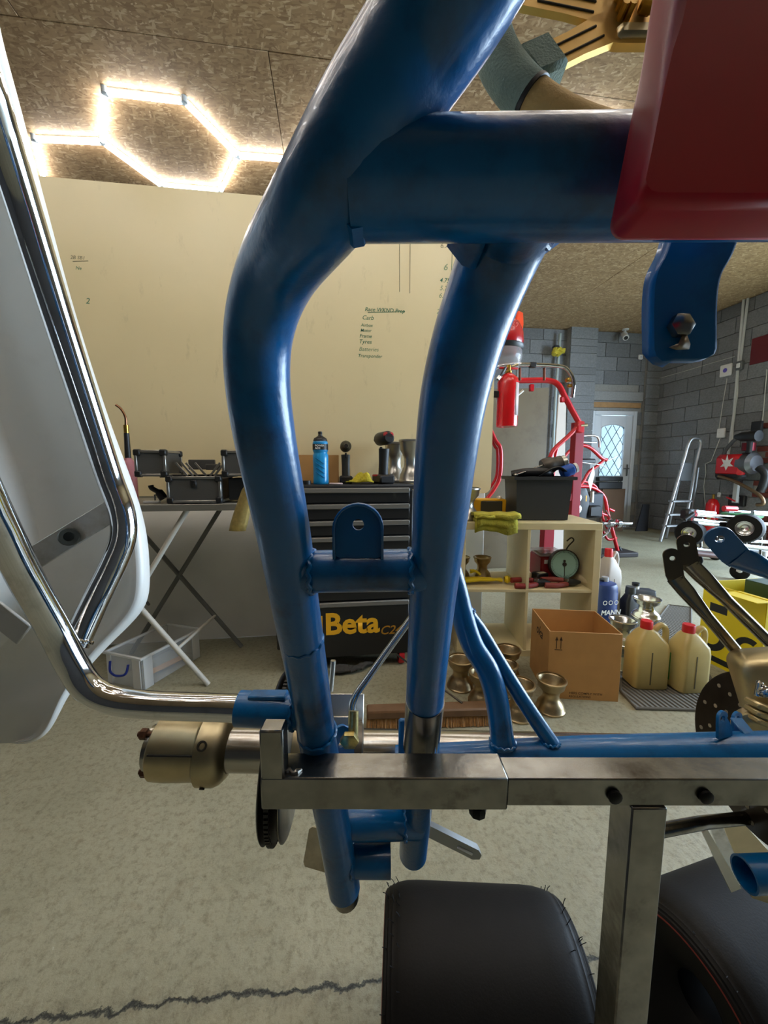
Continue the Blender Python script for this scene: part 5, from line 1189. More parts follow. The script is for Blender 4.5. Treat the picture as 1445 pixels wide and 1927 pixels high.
MB().lathe([(0, 0), (.022, 0), (.022, .03), (0, .03)], 18, tr(.02, 0, H*.985)).build('screw_cap', mat('grey_cap', (150, 152, 158), .5), dr); MB().tube(spline([(-.06, 0, H*.93), (-.04, -.01, H*1.03), (.0, -.01, H*1.03), (.0, 0, H*.98)], 4), .009, 8).build('handle', BLACKP, dr)
text('drum_lettering', 'MANN', tr(-.07, -.098, H*.36) @ BM, WHITEP, db, width=.14, offset=.03, shear=.15)
for k in range(3): MB().lathe([(.011, 0), (.015, 0), (.015, .001), (.011, .001)], 16, tr(-.045+k*.04, -.098, H*.62) @ BM, closed=True).build('drum_emblem', WHITEP, db)
GREYC = mat('grey_oil_can', (96, 98, 100), .4)
p = at_floor(1188, 1165, .35); H = htop(1190, 1095, p); jc = thing('jerry_can', 'grey plastic can with a loop handle behind the silver wheels', 'can', p, .2)
loft([(0, .2, .12, .02, 0, 0), (.01, .21, .13, .025, 0, 0), (H*.62, .21, .13, .025, 0, 0), (H*.78, .14, .09, .02, .02, 0)]).build('can_body', GREYC, jc); MB().tube(spline([(-.09, 0, H*.6), (-.085, 0, H*.88), (-.03, 0, H*.97), (.04, 0, H*.92), (.06, 0, H*.76)], 5), .016, 12).build('handle', GREYC, jc)
p = at_floor(1203, 1190, .1); H = htop(1203, 1103, p); bb = thing('black_oil_bottle', 'black oil bottle with ribbed cap in front of the grey can', 'bottle', p, .1)
loft([(0, .10, .07, .02, 0, 0), (H*.66, .11, .08, .02, 0, 0), (H*.82, .06, .05, .018, 0, 0)]).build('bottle_body', BLACKP, bb); MB().lathe([(0, H*.82), (.03, H*.82), (.032, H*.86), (.03, H), (0, H)], 20).build('ribbed_cap', mat('charcoal_cap', (58, 60, 62), .5), bb)
p = at_floor(1246, 1185, .2); H = htop(1240, 1095, p); oc = thing('angular_oil_can', 'angular dark grey oil can with a pale spout beside the amber jugs', 'can', p, -.1)
loft([(0, .15, .09, .012, 0, 0), (H*.62, .16, .1, .012, 0, 0), (H*.64, .17, .1, .012, 0, 0), (H*.8, .15, .08, .012, .01, 0), (H*.84, .05, .05, .012, -.04, 0)]).build('can_body', mat('charcoal_can', (60, 62, 66), .35), oc); MB().lathe([(0, H*.82), (.022, H*.82), (.022, H*.93), (0, H*.93)], 18, tr(-.04, 0, 0)).build('spout', WHITEP, oc); MB().lathe([(0, H*.92), (.024, H*.92), (.024, H), (0, H)], 18, tr(-.04, 0, 0)).build('screw_cap', BLACKP, oc)
# stacked silver wheels
BRIGHT = mat('bright_wheel_alloy', (205, 206, 206), .22, 1.)
p = at_floor(1181, 1268, .06); p.z = .008
H = htop(1190, 1163, p)
t = wheel('bright silver wheel at the bottom of the stack beside the cardboard box', p, BRIGHT, s=1., group='bright silver wheels'); t.scale = (1, 1, H/2/RIMH)
t = wheel('bright silver wheel on top of the stack beside the cardboard box', p+Vector((0, 0, H/2)), BRIGHT, s=1., group='bright silver wheels'); t.scale = (1, 1, H/2/RIMH)
p = at_floor(1222, 1240, .05); H = htop(1222, 1127, p)
for k, l in enumerate(('lowest', 'middle one', 'topmost')):
    t = wheel('bright silver wheel standing behind the amber oil jug, %s of three' % l, p+Vector((0, 0, .008+k*H/3)), BRIGHT, group='bright silver wheels behind the jug'); t.scale = (.95 if k < 2 else 1.08,)*2+(H/3/RIMH,)
# yellow box
YBX = mat('bright_yellow_card', (232, 206, 14), .55); a, rz_, L_ = frame2(onz(1312, 1236), onz(1425, 1292))
yb = thing('yellow_carton', 'open yellow carton with big black lettering at the right', 'box', a, rz_)
hy = ony(1312, 1095, a.y).z; dy_ = .36; T_ = .005
for nm, c, s in (('front_panel', (L_/2, 0, hy/2), (L_, T_, hy)), ('back_panel', (L_/2, dy_, hy/2), (L_, T_, hy)), ('side_panel', (0, dy_/2, hy/2), (T_, dy_, hy)), ('side_panel', (L_, dy_/2, hy/2), (T_, dy_, hy)), ('bottom_panel', (L_/2, dy_/2, .003), (L_, dy_, .006))):
    o = MB().box(c, s, .001).build(nm, YBX, yb)
    if nm == 'front_panel': yfront = o
MB().box((L_*.8, -.03, hy-.005), (L_*.55, .12, .004), .001, tr(0, 0, 0)).build('lid_flap', YBX, yb)
BKP = mat('black_print', (26, 24, 20), .6)
ring_ = [(.085*math.cos(math.radians(a_)), .085*math.sin(math.radians(a_))) for a_ in range(-100, 101, 10)]+[(.05*math.cos(math.radians(a_)), .05*math.sin(math.radians(a_))) for a_ in range(100, -101, -10)]
MB().prism(ring_, .001, tr(.06, -.003, hy*.36) @ BM).build('printed_letter', BKP, yfront)
MB().box((.10, -.0032, hy*.08), (.16, .001, .03)).box((.20, -.0032, hy*.16), (.028, .001, .09)).build('printed_letter', BKP, yfront)
MB().box((.09, -.0032, hy*.72), (.09, .001, .045)).build('printed_strip', BKP, yfront)
ring2 = [(L_*.82+.07*math.cos(math.radians(a_)), hy*.35+.07*math.sin(math.radians(a_))) for a_ in range(60, 301, 12)]+[(L_*.82+.04*math.cos(math.radians(a_)), hy*.35+.04*math.sin(math.radians(a_))) for a_ in range(300, 59, -12)]
MB().prism(ring2, .001, tr(0, -.003, 0) @ BM).build('printed_letter', BKP, yfront)
gp = Vector((math.cos(rz_)*L_*.62-math.sin(rz_)*.2, math.sin(rz_)*L_*.62+math.cos(rz_)*.2, 0))+a
gb_ = thing('green_carton', 'dark green carton standing inside the yellow carton', 'box', gp+Vector((0, 0, .008)), rz_); MB().box((0, 0, (hy+.03)/2), (.17, .14, hy+.03), .003).build('carton_body', mat('dark_green_card', (38, 66, 46), .5), gb_); MB().box((0, -.0712, hy*.75), (.1, .001, .05)).build('printed_lines', mat('pale_green_print', (150, 176, 140), .6), gb_)
# ================================================================== FAR SIDE OF THE ROOM
def Yp(Y): return lambda x, y: ony(x, y, Y)
def pipe(pts, r, Y, n=10): q = Yp(Y); return MB().tube(spline([q(x, y) for x, y in pts], 5), r, n)
def vpipe(pts, r, Y): q = Yp(Y); return MB().tube([q(x, y) for x, y in pts], r, 8)
# leaning sheets
SHG = mat('grey_brown_sheet', (112, 102, 82), .35, var=.06, scale=4, dirt=(84, 72, 56), dirt_amt=.5, dirt_scale=5)
YS = 3.75
g0, g1, g2 = ony(925, 726, YS), ony(1052, 722, YS), ony(1043, 905, YS)
gs = thing('sheet_panel', 'big grey brown sheet leaning behind the red kart frame', 'panel', Vector(((g0.x+g1.x)/2, YS, 0)), world=True)
MB().prism([(g0.x, 0), (g2.x-.06, 0), (g1.x, g1.z), (g0.x, g0.z)], .018, onwall((0, YS+.1, 0)) @ rot('X', -3)).build('sheet', SHG, gs)
ws = thing('white_board_offcut', 'narrow cream board leaning beside the grey sheet', 'panel', Vector((ony(1060, 900, YS+.12).x, YS+.12, 0)), world=True)
MB().prism([(ony(1040, 900, YS+.12).x, 0), (ony(1070, 900, YS+.12).x, 0), (ony(1068, 738, YS+.12).x, ony(1068, 738, YS+.12).z), (ony(1054, 742, YS+.12).x, ony(1054, 742, YS+.12).z)], .018, onwall((0, YS+.16, 0))).build('board', mat('cream_offcut', (206, 196, 186), .6), ws)
# red kart frame standing on end, first
YK = 3.2
rk = thing('red_upright_kart', 'red kart frame with chrome bumper standing on end behind the board', 'kart', Vector((ony(1040, 900, YK).x, YK, 0)), world=True)
pipe([(905, 760), (915, 715), (935, 692), (970, 686), (1045, 688), (1068, 696), (1079, 720), (1077, 748)], .016, YK-.1).build('chrome_bumper', CHROME, rk)
MB().box(ony(1002, 687, YK-.1), (.05, .042, .042), .004).build('black_tape_band', BLACKP, rk)
for px in (978, 1024): pipe([(px, 692), (px, 716)], .011, YK-.07).build('bumper_mount', mat('copper_brown', (128, 78, 62), .4, .8), rk)
pipe([(940, 716), (985, 716), (1030, 716), (1050, 724), (1062, 745), (1078, 775), (1092, 800)], .024, YK, 12).build('main_tube', RED, rk)
pipe([(1092, 797), (1070, 820), (1046, 842), (1036, 858), (1030, 885), (1028, 960)], .019, YK, 12).build('main_tube', RED, rk)
pipe([(1050, 838), (1045, 858), (1042, 885), (1040, 960)], .012, YK+.02).build('inner_tube', RED, rk)
pipe([(915, 790), (932, 828), (942, 846), (941, 895), (930, 920), (915, 940)], .017, YK).build('loop_tube', RED, rk); pipe([(915, 805), (930, 838), (936, 850), (935, 892), (926, 912), (915, 925)], .013, YK+.03).build('loop_tube', RED, rk)
MB().box(ony(1090, 804, YK), (.07, .06, .1), .01).build('stub_axle_block', RED, rk); MB().cyl(ony(1092, 801, YK-.02), ony(1104, 800, YK-.02), .014, 14).build('kingpin', BRASSY, rk)
MB().box(ony(1000, 730, YK), (.04, .03, .06), .006).build('tab', RED, rk); MB().box(ony(1058, 752, YK), (.04, .03, .05), .008).build('tab', RED, rk); pipe([(972, 745), (984, 735)], .012, YK-.05).build('cable_end', ALU, rk)
for c_, s_ in (((1070, 715), .05), ((1072, 726), .04)): MB().box(ony(*c_, YK-.08), (s_, s_, s_*.7), .01).build('clamp', GOLD, rk)
# red column of the lift that holds it
lc = thing('red_lift_column', 'dark red steel column of the lift behind the parts crate', 'lift', Vector((ony(1076, 1000, YK+.12).x, YK+.12, 0)))
zt_ = ony(1076, 795, YK+.12).z
MB().box((0, 0, zt_/2), (.085, .08, zt_), .004).build('column', mat('dark_red_column', (150, 24, 42), .4), lc); MB().box((-.02, 0, .03), (.5, .5, .06), .006).build('base_plate', mat('dark_red_base', (110, 16, 30), .5), lc); MB().box((-.25, 0, .4), (.1, .08, .74), .004).build('strut', MATS['dark_red_column'], lc); MB().box((-.13, 0, .8), (.28, .07, .07), .004).build('link_beam', MATS['dark_red_column'], lc)
# red kart frame second with engine
YK2 = 4.25
k2 = thing('red_kart', 'smaller red kart with engine standing on end near the door', 'kart', Vector((ony(1130, 1000, YK2).x, YK2, 0)), world=True)
for pts, r in (([(1078, 842), (1096, 838), (1112, 844), (1132, 862), (1142, 866)], .022), ([(1138, 864), (1122, 878), (1108, 888), (1098, 905), (1090, 915)], .018), ([(1058, 866), (1068, 852), (1080, 842)], .018), ([(1060, 866), (1078, 885)], .014), ([(1088, 915), (1108, 916), (1126, 924), (1138, 938), (1143, 965), (1150, 990), (1162, 1036)], .022), ([(1096, 905), (1120, 915), (1128, 940), (1134, 975), (1146, 1000)], .016), ([(1105, 972), (1125, 966), (1142, 970)], .018), ([(1085, 925), (1110, 935), (1126, 930)], .016), ([(1155, 962), (1146, 958)], .018), ([(1135, 1000), (1144, 1015), (1160, 1012)], .016)): pipe(pts, r, YK2, 10).build('frame_tube', RED, k2)
pipe([(1088, 826), (1095, 821), (1118, 820), (1126, 826), (1128, 842)], .012, YK2-.05).build('front_bumper', CHROME, k2); pipe([(1092, 832), (1122, 833)], .008, YK2-.05).build('bumper_rail', CHROME, k2)
MB().cyl(ony(1135, 985, YK2-.05), ony(1188, 985, YK2-.05), .02, 16).build('axle', CHROME, k2)
for px in (1147, 1163): MB().cyl(ony(px-3, 985, YK2-.05), ony(px+3, 985, YK2-.05), .05, 18).build('axle_carrier', CHROME, k2)
eg = MB().box(ony(1112, 950, YK2), (.22, .16, .30), .02).build('engine', mat('engine_dark', (52, 54, 58), .45, .5), k2); MB().box(ony(1118, 962, YK2-.1), (.16, .06, .14), .02).build('gearbox_cover', BLACKP, eg); MB().cyl(ony(1113, 925, YK2-.1), ony(1112, 945, YK2-.1), .03, 14).build('cylinder', ALU, eg); MB().box(ony(1101, 938, YK2-.1), (.03, .04, .08), .008).build('spark_lead', mat('amber_yellow_plastic', (226, 168, 24), .45), eg)
loft([(0, .16, .1, .03, 0, 0), (.3, .2, .12, .04, .03, 0), (.42, .14, .1, .03, .0, 0)], tr(ony(1086, 985, YK2-.06))).build('seat_shell', BLACKP, k2)
for yy in (937, 958): MB().lathe([(0, 0), (.05, 0), (.05, .01), (.02, .012), (0, .012)], 20, tr(ony(1086, yy, YK2-.16)) @ rot('X', 90)).build('seat_washer', CHROME, k2)
MB().prism([(-.04, 0), (0, -.12), (.04, .08), (.02, .17)], .004, onwall(ony(1112, 905, YK2-.16))).build('paper_tag', WHITEP, k2)
for pts in ([(1092, 870), (1130, 875), (1142, 882)], [(1140, 960), (1158, 990)], [(1142, 868), (1162, 858)]): pipe(pts, .006, YK2-.06, 6).build('cable', STEEL, k2)
MB().box(ony(1105, 868, YK2-.02), (.2, .05, .06), .015).build('steering_rack', BLACKP, k2); pipe([(1164, 1030), (1172, 1042), (1180, 1045)], .02, YK2).build('pedal', BLACKP, k2)
pipe([(1130, 1012), (1142, 1003), (1148, 990)], .015, YK2-.05).build('exhaust_stub', CHROME, k2)
q = ony(1150, 1036, YK2); MB().box((q.x, YK2, q.z/2), (.5, .3, max(.04, q.z)), .01).build('stand_base', mat('dark_dolly', (46, 40, 40), .6), k2)
# items against the door
bk = thing('brown_board', 'brown board with black cases stacked against the foot of the white door', 'board', Vector((ony(1150, 985, 5.9).x, 5.9, 0)))
hb_ = ony(1150, 920, 5.9).z; MB().box((0, 0, hb_/2), (.42, .03, hb_), .003).build('board', mat('kraft_brown', (112, 88, 68), .8), bk)
bc = thing('black_case', 'flat black case on the brown board in front of the door', 'case', Vector((ony(1145, 920, 5.9).x, 5.9, hb_))); hh = ony(1150, 897, 5.9).z-hb_
MB().box((0, 0, hh*.3), (.44, .1, hh*.58), .01).build('case_base', BLACKP, bc); MB().box((0, -.0, hh*.82), (.44, .1, hh*.36), .01).build('case_lid', BLACKP, bc); MB().box((.15, -.055, hh*.6), (.06, .01, .02), .003).build('latch', STEEL, bc)
pk = MB().prism([(0, 0), (.22, 0), (.22, .46), (.10, .46)], .02, onwall((0, 0, 0))).build('dark_plank', mat('black_plank', (34, 34, 38), .6)); pk.location = (ony(1195, 995, 5.85).x, 5.85, 0); tag(pk, 'dark offcut leaning against the block wall right of the door', 'plank')
# step ladder
YL = 4.95; ld = thing('step_ladder', 'folded aluminium step ladder leaning at the right block wall', 'ladder', Vector((ony(1262, 1005, YL).x, YL, 0)), world=True)
LADM = mat('ladder_alu', (178, 180, 182), .35, .9); q = Yp(YL)
def ext0(a, b): # extend a line down to the floor
    A_, B_ = a, b; e = (B_-A_).normalized(); return A_, B_+e*((B_.z-.003)/(-e.z))
lf_ = spline([q(1262, 950), q(1286, 868), q(1294, 840), q(1300, 828), q(1308, 825), q(1316, 828), q(1318, 840), q(1311, 868), q(1296, 950)], 5)
fa = ext0(q(1262, 950), q(1247, 1003)); fb = ext0(q(1296, 950), q(1285, 1003))
MB().tube([fa[1]]+lf_+[fb[1]], .022, 10).build('front_stile', LADM, ld)
for y_, xl, xr in ((943, 1263, 1297), (968, 1257, 1292), (989, 1251, 1288)): A_, B_ = q(xl, y_), q(xr, y_); MB().box((0, 0, 0), ((B_-A_).length+.02, .09, .03), .004, tr((A_+B_)/2)).build('tread', LADM, ld)
A_ = q(1290, 888); MB().box((0, 0, 0), (.2, .02, .26), .006, tr(A_)).build('platform', mat('grey_platform', (86, 90, 94), .6), ld)
for pts in (((1278, 905), (1256, 1001)), ((1314, 880), (1296, 1003))): a_ = ext0(ony(*pts[0], YL+.22), ony(*pts[1], YL+.22)); MB().tube(a_, .016, 8).build('rear_stile', LADM, ld)
# items on the right wall
WX = XR-.03
def rb(name, label, cat, x, y, wy, hz_, t, m, bev=.01):
    p = onx(x, y, XR-.022-t/2); o = thing(name, label, cat, p); return o, MB().box((0, 0, 0), (t, wy, hz_), bev).build('case', m, o)
o, c = rb('router', 'square white router with purple spot on the block wall', 'router', 1366, 697, .17, .17, .03, WHITEP, .012); MB().lathe([(0, 0), (.03, 0), (.03, .002), (0, .002)], 20, tr(-.016, 0, 0) @ rot('Y', -90)).build('purple_spot', mat('purple_dot', (104, 92, 190), .5), c)
def wallwire(name, label, pts, r, m, cat='cable'):
    o = MB().tube([onx(x, y, XR-.024-r) for x, y in pts], r, 8).build(name, m); return tag(o, label, cat)
CABW = mat('white_cable', (214, 214, 208), .5); COND = mat('white_conduit', (196, 198, 196), .45)
wallwire('conduit_pipe', 'long white conduit running down the block wall beside the router', [(1400, 558), (1381, 780), (1370, 860)], .018, COND, 'conduit'); wallwire('conduit_pipe', 'short white conduit ending at the switch box', [(1408, 556), (1393, 680)], .016, COND, 'conduit')
wallwire('wall_cable', 'thin white cable from the router down to the socket', [(1368, 712), (1360, 760), (1352, 812)], .005, CABW); wallwire('wall_cable', 'white cable looping below the socket to the floor', [(1356, 822), (1345, 850), (1338, 868), (1327, 873), (1328, 890), (1324, 915), (1328, 960)], .005, CABW)
wallwire('wall_cable', 'white cable running along the block wall course', [(1240, 712), (1290, 698), (1340, 683), (1382, 671)], .004, CABW); wallwire('wall_cable', 'thin cable hanging right of the conduit', [(1389, 700), (1388, 740), (1380, 800), (1378, 830)], .006, CABW); wallwire('wall_cable', 'thin cable at the right edge above the bricks', [(1443, 695), (1436, 780), (1430, 830)], .005, CABW)
o, c = rb('switch_box', 'grey switch box at the end of the short conduit', 'switch', 1392, 688, .09, .12, .05, mat('grey_box', (96, 98, 98), .5)); MB().box((-.027, 0, 0), (.006, .05, .06), .002).build('rocker', WHITEP, c)
o, c = rb('wall_socket', 'white double socket on the block wall below the router', 'socket', 1357, 815, .12, .14, .03, WHITEP); MB().box((-.016, .02, .02), (.004, .02, .03), .002).build('switch', WHITEP, c)
o, c = rb('red_sign', 'dark red sign on the block wall at the right edge', 'sign', 1441, 655, .36, .34, .012, mat('dark_red_sign', (104, 30, 38), .5), .002); MB().prism([(-.04, -.08), (.02, -.02), (.0, .06), (.05, .1), (-.03, .02)], .002, basis((0, -1, 0), (0, 0, 1), (-1, 0, 0), (-.0065, -.08, 0))).build('pale_figure', mat('pale_grey_print', (170, 168, 172), .6), c)
o, c = rb('small_white_socket', 'small white junction block low on the block wall', 'socket', 1353, 931, .05, .07, .03, WHITEP); MB().box((-.017, 0, .01), (.006, .03, .02), .002).build('plate', CABW, c)
# wall hung engine
en = thing('kart_engine', 'red and grey kart engine hung on the right wall beside the bricks', 'engine', onx(1390, 895, XR-.25)-Vector((.06, 0, 0)))
def ep(x, y, d=.22): return onx(x, y, XR-d-.06)-en.location
ENG = mat('engine_grey', (120, 122, 126), .35, .8); 
cvr = MB().box((0, 0, 0), (.14, .38, .30), .05, tr(ep(1375, 876))).build('red_cover', RED, en); MB().box((0, 0, 0), (.15, .36, .14), .04, tr(ep(1374, 893, .2))).build('black_cover', BLACKP, en)
MB().lathe([(0, -.1), (.1, -.1), (.14, -.06), (.14, .06), (.1, .1), (0, .1)], 20, tr(ep(1408, 872, .16)) @ rot('X', 90)).build('crankcase', ENG, en); MB().lathe([(0, 0), (.07, 0), (.07, .1), (0, .1)], 16, tr(ep(1408, 848, .18))).build('cylinder_head', mat('dark_red_head', (112, 30, 38), .4, .6), en)
MB().tube(spline([ep(1355, 872), ep(1364, 850), ep(1382, 828), ep(1400, 822)], 5), .022, 10).build('inlet_hose', mat('grey_hose', (84, 86, 88), .5), en); MB().tube([ep(1384, 822), ep(1396, 822), ep(1428, 820)], [.03, .06, .07], 12).build('air_filter', BLACKP, en); MB().box((0, 0, 0), (.05, .06, .2), .01, tr(ep(1410, 838))).build('carb', BLACKP, en); MB().box((0, 0, 0), (.04, .13, .18), .008, tr(ep(1424, 806, .06))).build('coil_plate', BLACKP, en)
st_ = MB().prism([(.0, .14), (.03, .05), (.1, .09), (.06, 0), (.12, -.05), (.03, -.05), (0, -.12), (-.03, -.05), (-.1, -.06), (-.05, 0), (-.09, .08), (-.02, .05)], .004, basis((0, -1, 0), (0, 0, 1), (-1, 0, 0), ep(1367, 872, .296)) @ Matrix.Scale(.8, 4)).build('white_star_logo', WHITEP, en)
MB().tube(spline([ep(1352, 896, .3), ep(1380, 905, .3), ep(1410, 920, .3), ep(1432, 935, .3), ep(1436, 948, .3), ep(1424, 950, .3)], 5), .022, 10).build('exhaust_pipe', mat('brown_exhaust', (134, 112, 88), .35, .9), en); MB().tube(spline([ep(1428, 880), ep(1440, 892), ep(1436, 912), ep(1430, 925)], 5), .045, 12).build('black_hose', BLACKP, en)
MB().box((0, 0, 0), (.14, .07, .05), .004, tr(ep(1385, 905, .12))).build('wall_bracket', STEEL, en); MB().box((0, 0, 0), (.04, .06, .3), .004, tr(ep(1385, 925, .07))).build('bracket_leg', COND, en)
o, c = rb('black_wall_box', 'small black framed mirror low on the block wall below the engine', 'box', 1387, 942, .22, .15, .05, BLACKP); MB().box((-.027, 0, .01), (.006, .1, .09), .002).build('pale_face', mat('mirror_face', (190, 192, 196), .2, .6), c)
# far wall bits
q = ony(1205, 672, YF-.04); o = thing('wall_sensor', 'small white sensor on the far wall above the door', 'sensor', q); MB().box((0, 0, 0), (.08, .03, .08), .01).build('case', WHITEP, o); MB().lathe([(0, 0), (.016, 0), (0, .008)], 12, tr(0, -.016, 0) @ rot('X', 90)).build('lens', mat('pale_lens', (190, 194, 200), .3), o)
q = onz(1177, 619, CEIL); o = thing('security_camera', 'white security camera fixed to the ceiling near the far wall', 'camera', q); MB().lathe([(0, 0), (.05, 0), (.05, -.02), (0, -.02)], 16).build('mount', WHITEP, o); MB().tube([(0, 0, -.01), (-.01, 0, -.06)], .014, 10).build('arm', WHITEP, o); MB().tube([(.02, .05, -.06), (-.03, -.06, -.16)], .045, 14).build('body', WHITEP, o); MB().tube([(-.03, -.06, -.16), (-.033, -.067, -.167)], .03, 14).build('lens', BLACKP, o)
cp = MB().tube([ony(978, 618, YF-.03), Vector((ony(972, 730, YF-.03).x, YF-.03, .3))], .022, 10).build('conduit_pipe', COND); tag(cp, 'white conduit down the far wall left of the pole', 'conduit')
bp2 = thing('duster_pole', 'pale pole with a yellow duster tied near the top at the far wall', 'pole', Vector((ony(1046, 760, YF-.1).x, YF-.1, 0)), world=True)
MB().tube([ony(1054, 628, YF-.1), ony(1046, 735, YF-.1), Vector((ony(1044, 760, YF-.1).x, YF-.1, 0))], .024, 10).build('pole_shaft', mat('pale_pole', (176, 188, 186), .4, .3), bp2)
du = MB(); c_ = ony(1050, 660, YF-.16)
for k in range(9): du.tube([c_+Vector((random.uniform(-.05, .02), 0, random.uniform(-.01, .06))), c_+Vector((random.uniform(-.10, .10), -.03, random.uniform(-.1, .03)))], [.03, .045], 7)
du.build('yellow_duster', mat('duster_yellow', (200, 184, 62), .9, var=.25, scale=20), bp2); MB().box(ony(1046, 653, YF-.16), (.09, .08, .04), .01).build('black_band', BLACKP, bp2)
# fire extinguisher at the end of the partition
YE = 2.47; px_ = 953
e0 = ony(px_, 803, YE); e1 = ony(px_, 702, YE); re_ = (ony(972, 760, YE)-ony(935, 760, YE)).length/2; H = e1.z-e0.z
fe = thing('fire_extinguisher', 'red fire extinguisher hanging at the end of the cream board', 'fire extinguisher', Vector((max(e0.x, .998+re_), YE, e0.z)))
cy_ = MB().lathe([(0, .004), (re_*.96, 0), (re_, .012), (re_, H*.82), (re_*.9, H*.9), (re_*.5, H*.97), (re_*.28, H), (0, H)], 28).build('cylinder', mat('extinguisher_red', (214, 20, 26), .25, coat=.5), fe)
MB().lathe([(re_*1.003, H*.25), (re_*1.003, H*.75)], 28).build('back_label', mat('pale_label', (206, 196, 196), .5), cy_) if False else None
lb_ = MB().grid([[(re_*1.005*math.cos(math.radians(a_)), re_*1.005*math.sin(math.radians(a_)), z_) for a_ in range(-70, 1, 10)] for z_ in (H*.2, H*.8)]).build('instruction_label', mat('pale_label', (206, 190, 190), .5), cy_, solid=.001)
MB().lathe([(0, H), (re_*.3, H), (re_*.3, H+.012), (.014, H+.016), (.014, H+.05), (0, H+.05)], 16).build('neck_valve', GOLD, fe)
MB().box((-.0, 0, H+.03), (.13, .02, .012), .004).build('lever', RED, fe); MB().tube([(.02, 0, H+.04), (.06, -.01, H+.055)], .009, 8).build('gauge', BRASSY, fe); MB().tube([(-.03, -.02, H+.03), (-.07, -.03, H-.03), (-.085, -.03, H-.05)], .008, 8).build('hose', BLACKP, fe); MB().tube([(-.07, -.03, H-.03), (-.085, -.03, H-.05)], .0125, 8).build('nozzle', ALU, fe)
MB().box((-(fe.location.x-.996)/2, .0, H*.6), (max(.01, fe.location.x-.996), .03, .04), .003).build('wall_bracket', BLACKP, fe)
# red helmet with clear visor hanging above it
YH = 2.6; hp_ = ony(945, 640, YH); hel = thing('red_helmet', 'red safety helmet with clear visor and orange ear flap hanging above the extinguisher', 'helmet', hp_)
MB().lathe([(.13, -.06), (.14, -.02), (.135, .04), (.11, .1), (.06, .14), (0, .15)], 28).build('shell', mat('helmet_red', (178, 24, 30), .25, coat=.5), hel)
MB().lathe([(.132, -.075), (.143, -.06), (.143, -.045), (.135, -.04)], 28).build('brim', BLACKP, hel)
MB().lathe([(.13, -.07), (.135, -.12), (.12, -.17), (.09, -.2)], 28).build('clear_visor', clear_mat('visor_clear', (200, 200, 204), .4, .1), hel)
text('helmet_lettering', 'TIG', tr(.035, -.128, .0) @ BM @ rot('Z', 78), mat('pale_red_print', (226, 130, 124), .5), hel, width=.07)
fl_ = [(ony(x, y, YH)-hp_) for x, y in ((972, 588), (980, 592), (981, 612), (979, 626), (974, 638), (970, 655), (966, 672), (967, 650), (971, 628), (968, 608))]
MB().prism([(v.x, v.z) for v in fl_], .03, onwall((0, 0, 0))).build('orange_flap', mat('neon_orange', (255, 84, 30), .5), hel)
MB().tube([(0, .05, .12), (0, .0, .6)], .004, 6).build('hanging_cord', BLACKP, hel); MB().box((-.0, .0, .55), (.02, .02, CEIL-hp_.z-.5 if False else .1), .002).build('cord_toggle', BLACKP, hel)
MB().tube([(0, 0, .6), (0, 0, CEIL-hp_.z)], .004, 6).build('hanging_cord', BLACKP, hel)
# trolley carrying chrome kart parts
dT = 4.0
def T(x, y, d=dT): return at(x, y, d)
tro = thing('kart_trolley', 'low trolley loaded with chrome tubes and small wheels at the right', 'trolley', Vector((T(1370, 1060).x, T(1370, 1060).y, 0)), world=True)
for a_, b_, r in (((1308, 962), (1345, 966), .02), ((1310, 968), (1385, 974), .022), ((1303, 978), (1395, 988), .022), ((1312, 985), (1380, 990), .018), ((1415, 965), (1470, 968), .028), ((1370, 962), (1410, 964), .016), ((1355, 1003), (1385, 1004), .018), ((1430, 985), (1470, 988), .02), ((1350, 1014), (1445, 1020), .018), ((1300, 1032), (1345, 1036), .022), ((1380, 1025), (1470, 1035), .024)): MB().cyl(T(*a_), T(*b_), r, 12).build('chrome_tube', CHROME, tro)
MB().cyl(T(1300, 1040), T(1480, 1060), .03, 12).build('dolly_rail', mat('dolly_brown', (92, 64, 58), .5), tro); MB().cyl(T(1345, 1028, 4.3), T(1470, 1040, 4.3), .03, 12).build('dolly_rail', mat('dolly_grey', (120, 122, 126), .5), tro)
for k in range(5): MB().cyl(T(1320+k*28, 975+k*3), T(1318+k*28, 1040+k*4), .012, 8).build('upright', CHROME, tro)
MB().box((0, 0, 0), (.35, .2, .05), .02, tr(T(1395, 970, 4.1))).build('green_tray', mat('green_tray_plastic', (90, 160, 110), .4), tro); MB().cyl(T(1362, 957), T(1385, 958), .03, 12).build('red_grip', RED, tro)
MB().box((0, 0, 0), (.12, .1, .12), .02, tr(T(1294, 968, 4.2))).build('black_bracket', BLACKP, tro); MB().cyl(T(1288, 978), T(1305, 966), .018, 10).build('black_arm', BLACKP, tro)
axv = (R*.55-F*.84).normalized()
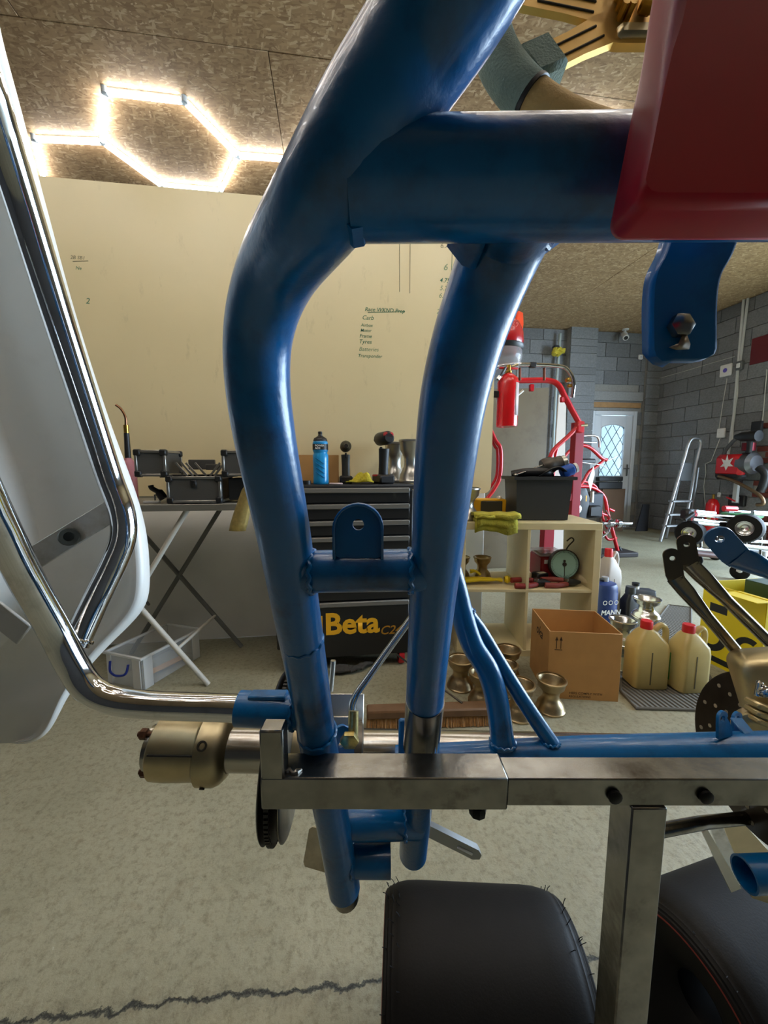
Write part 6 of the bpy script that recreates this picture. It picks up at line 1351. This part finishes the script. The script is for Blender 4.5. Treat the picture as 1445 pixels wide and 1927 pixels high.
def smallwheel(px, py, d, r, w_, lab):
    M = zto(R*-.75-F*.65, T(px, py, d)); o = MB().lathe([(r*.5, -w_/2), (r*.9, -w_/2), (r, -w_*.35), (r, w_*.35), (r*.9, w_/2), (r*.5, w_/2)], 30, M).build('trolley_tyre', RUBBER, tro, lab)
    MB().lathe([(0, w_*.3), (r*.2, w_*.34), (r*.25, w_*.25), (r*.42, w_*.3), (r*.48, w_*.48), (r*.52, w_*.49), (r*.52, -w_*.45), (0, -w_*.45)], 26, M).build('alloy_rim', BRIGHT, o)
smallwheel(1299, 1003, 4.05, .128, .15, 'kart wheel at the left end of the trolley'); smallwheel(1403, 994, 3.9, .145, .19, 'kart wheel on the front of the trolley')
for px, py, d in ((1307, 1050, 4.2), (1345, 1052, 4.5), (1438, 1050, 4.1), (1392, 1076, 3.7)):
    p = T(px, py, d); M = tr(p.x, p.y, .075) @ rot('Z', 30) @ rot('Y', 90)
    o = MB().lathe([(0, -.02), (.06, -.022), (.075, -.012), (.075, .012), (.06, .022), (0, .02)], 22, M).build('castor_wheel', RUBBER, tro); MB().box((p.x, p.y, .13), (.06, .06, .12), .01).build('castor_fork', WHITEP, o)
# small extinguisher behind the trolley
p = onx(1340, 960, XR-.14); fe2 = thing('small_fire_extinguisher', 'little red fire extinguisher by the right wall behind the trolley', 'fire extinguisher', Vector((p.x, p.y, 0)))
H0 = onx(1340, 938, XR-.14).z
MB().lathe([(0, 0), (.075, 0), (.08, .01), (.08, H0*.86), (.05, H0*.97), (.02, H0), (0, H0)], 22).build('cylinder', mat('extinguisher_red', (214, 20, 26), .25), fe2); MB().box((0, -.02, H0+.06), (.03, .14, .02), .004, rot('X', 20)).build('lever', RED, fe2); MB().lathe([(0, H0), (.018, H0), (.018, H0+.06), (0, H0+.06)], 12).build('valve', GOLD, fe2); MB().box((-.08, -.03, H0*.6), (.004, .06, .1)).build('label', mat('pale_yellow_label', (220, 210, 140), .5), fe2)
bpy.context.view_layer.update()
for o in list(S.objects):
    if 'world_built' in o: del o['world_built']
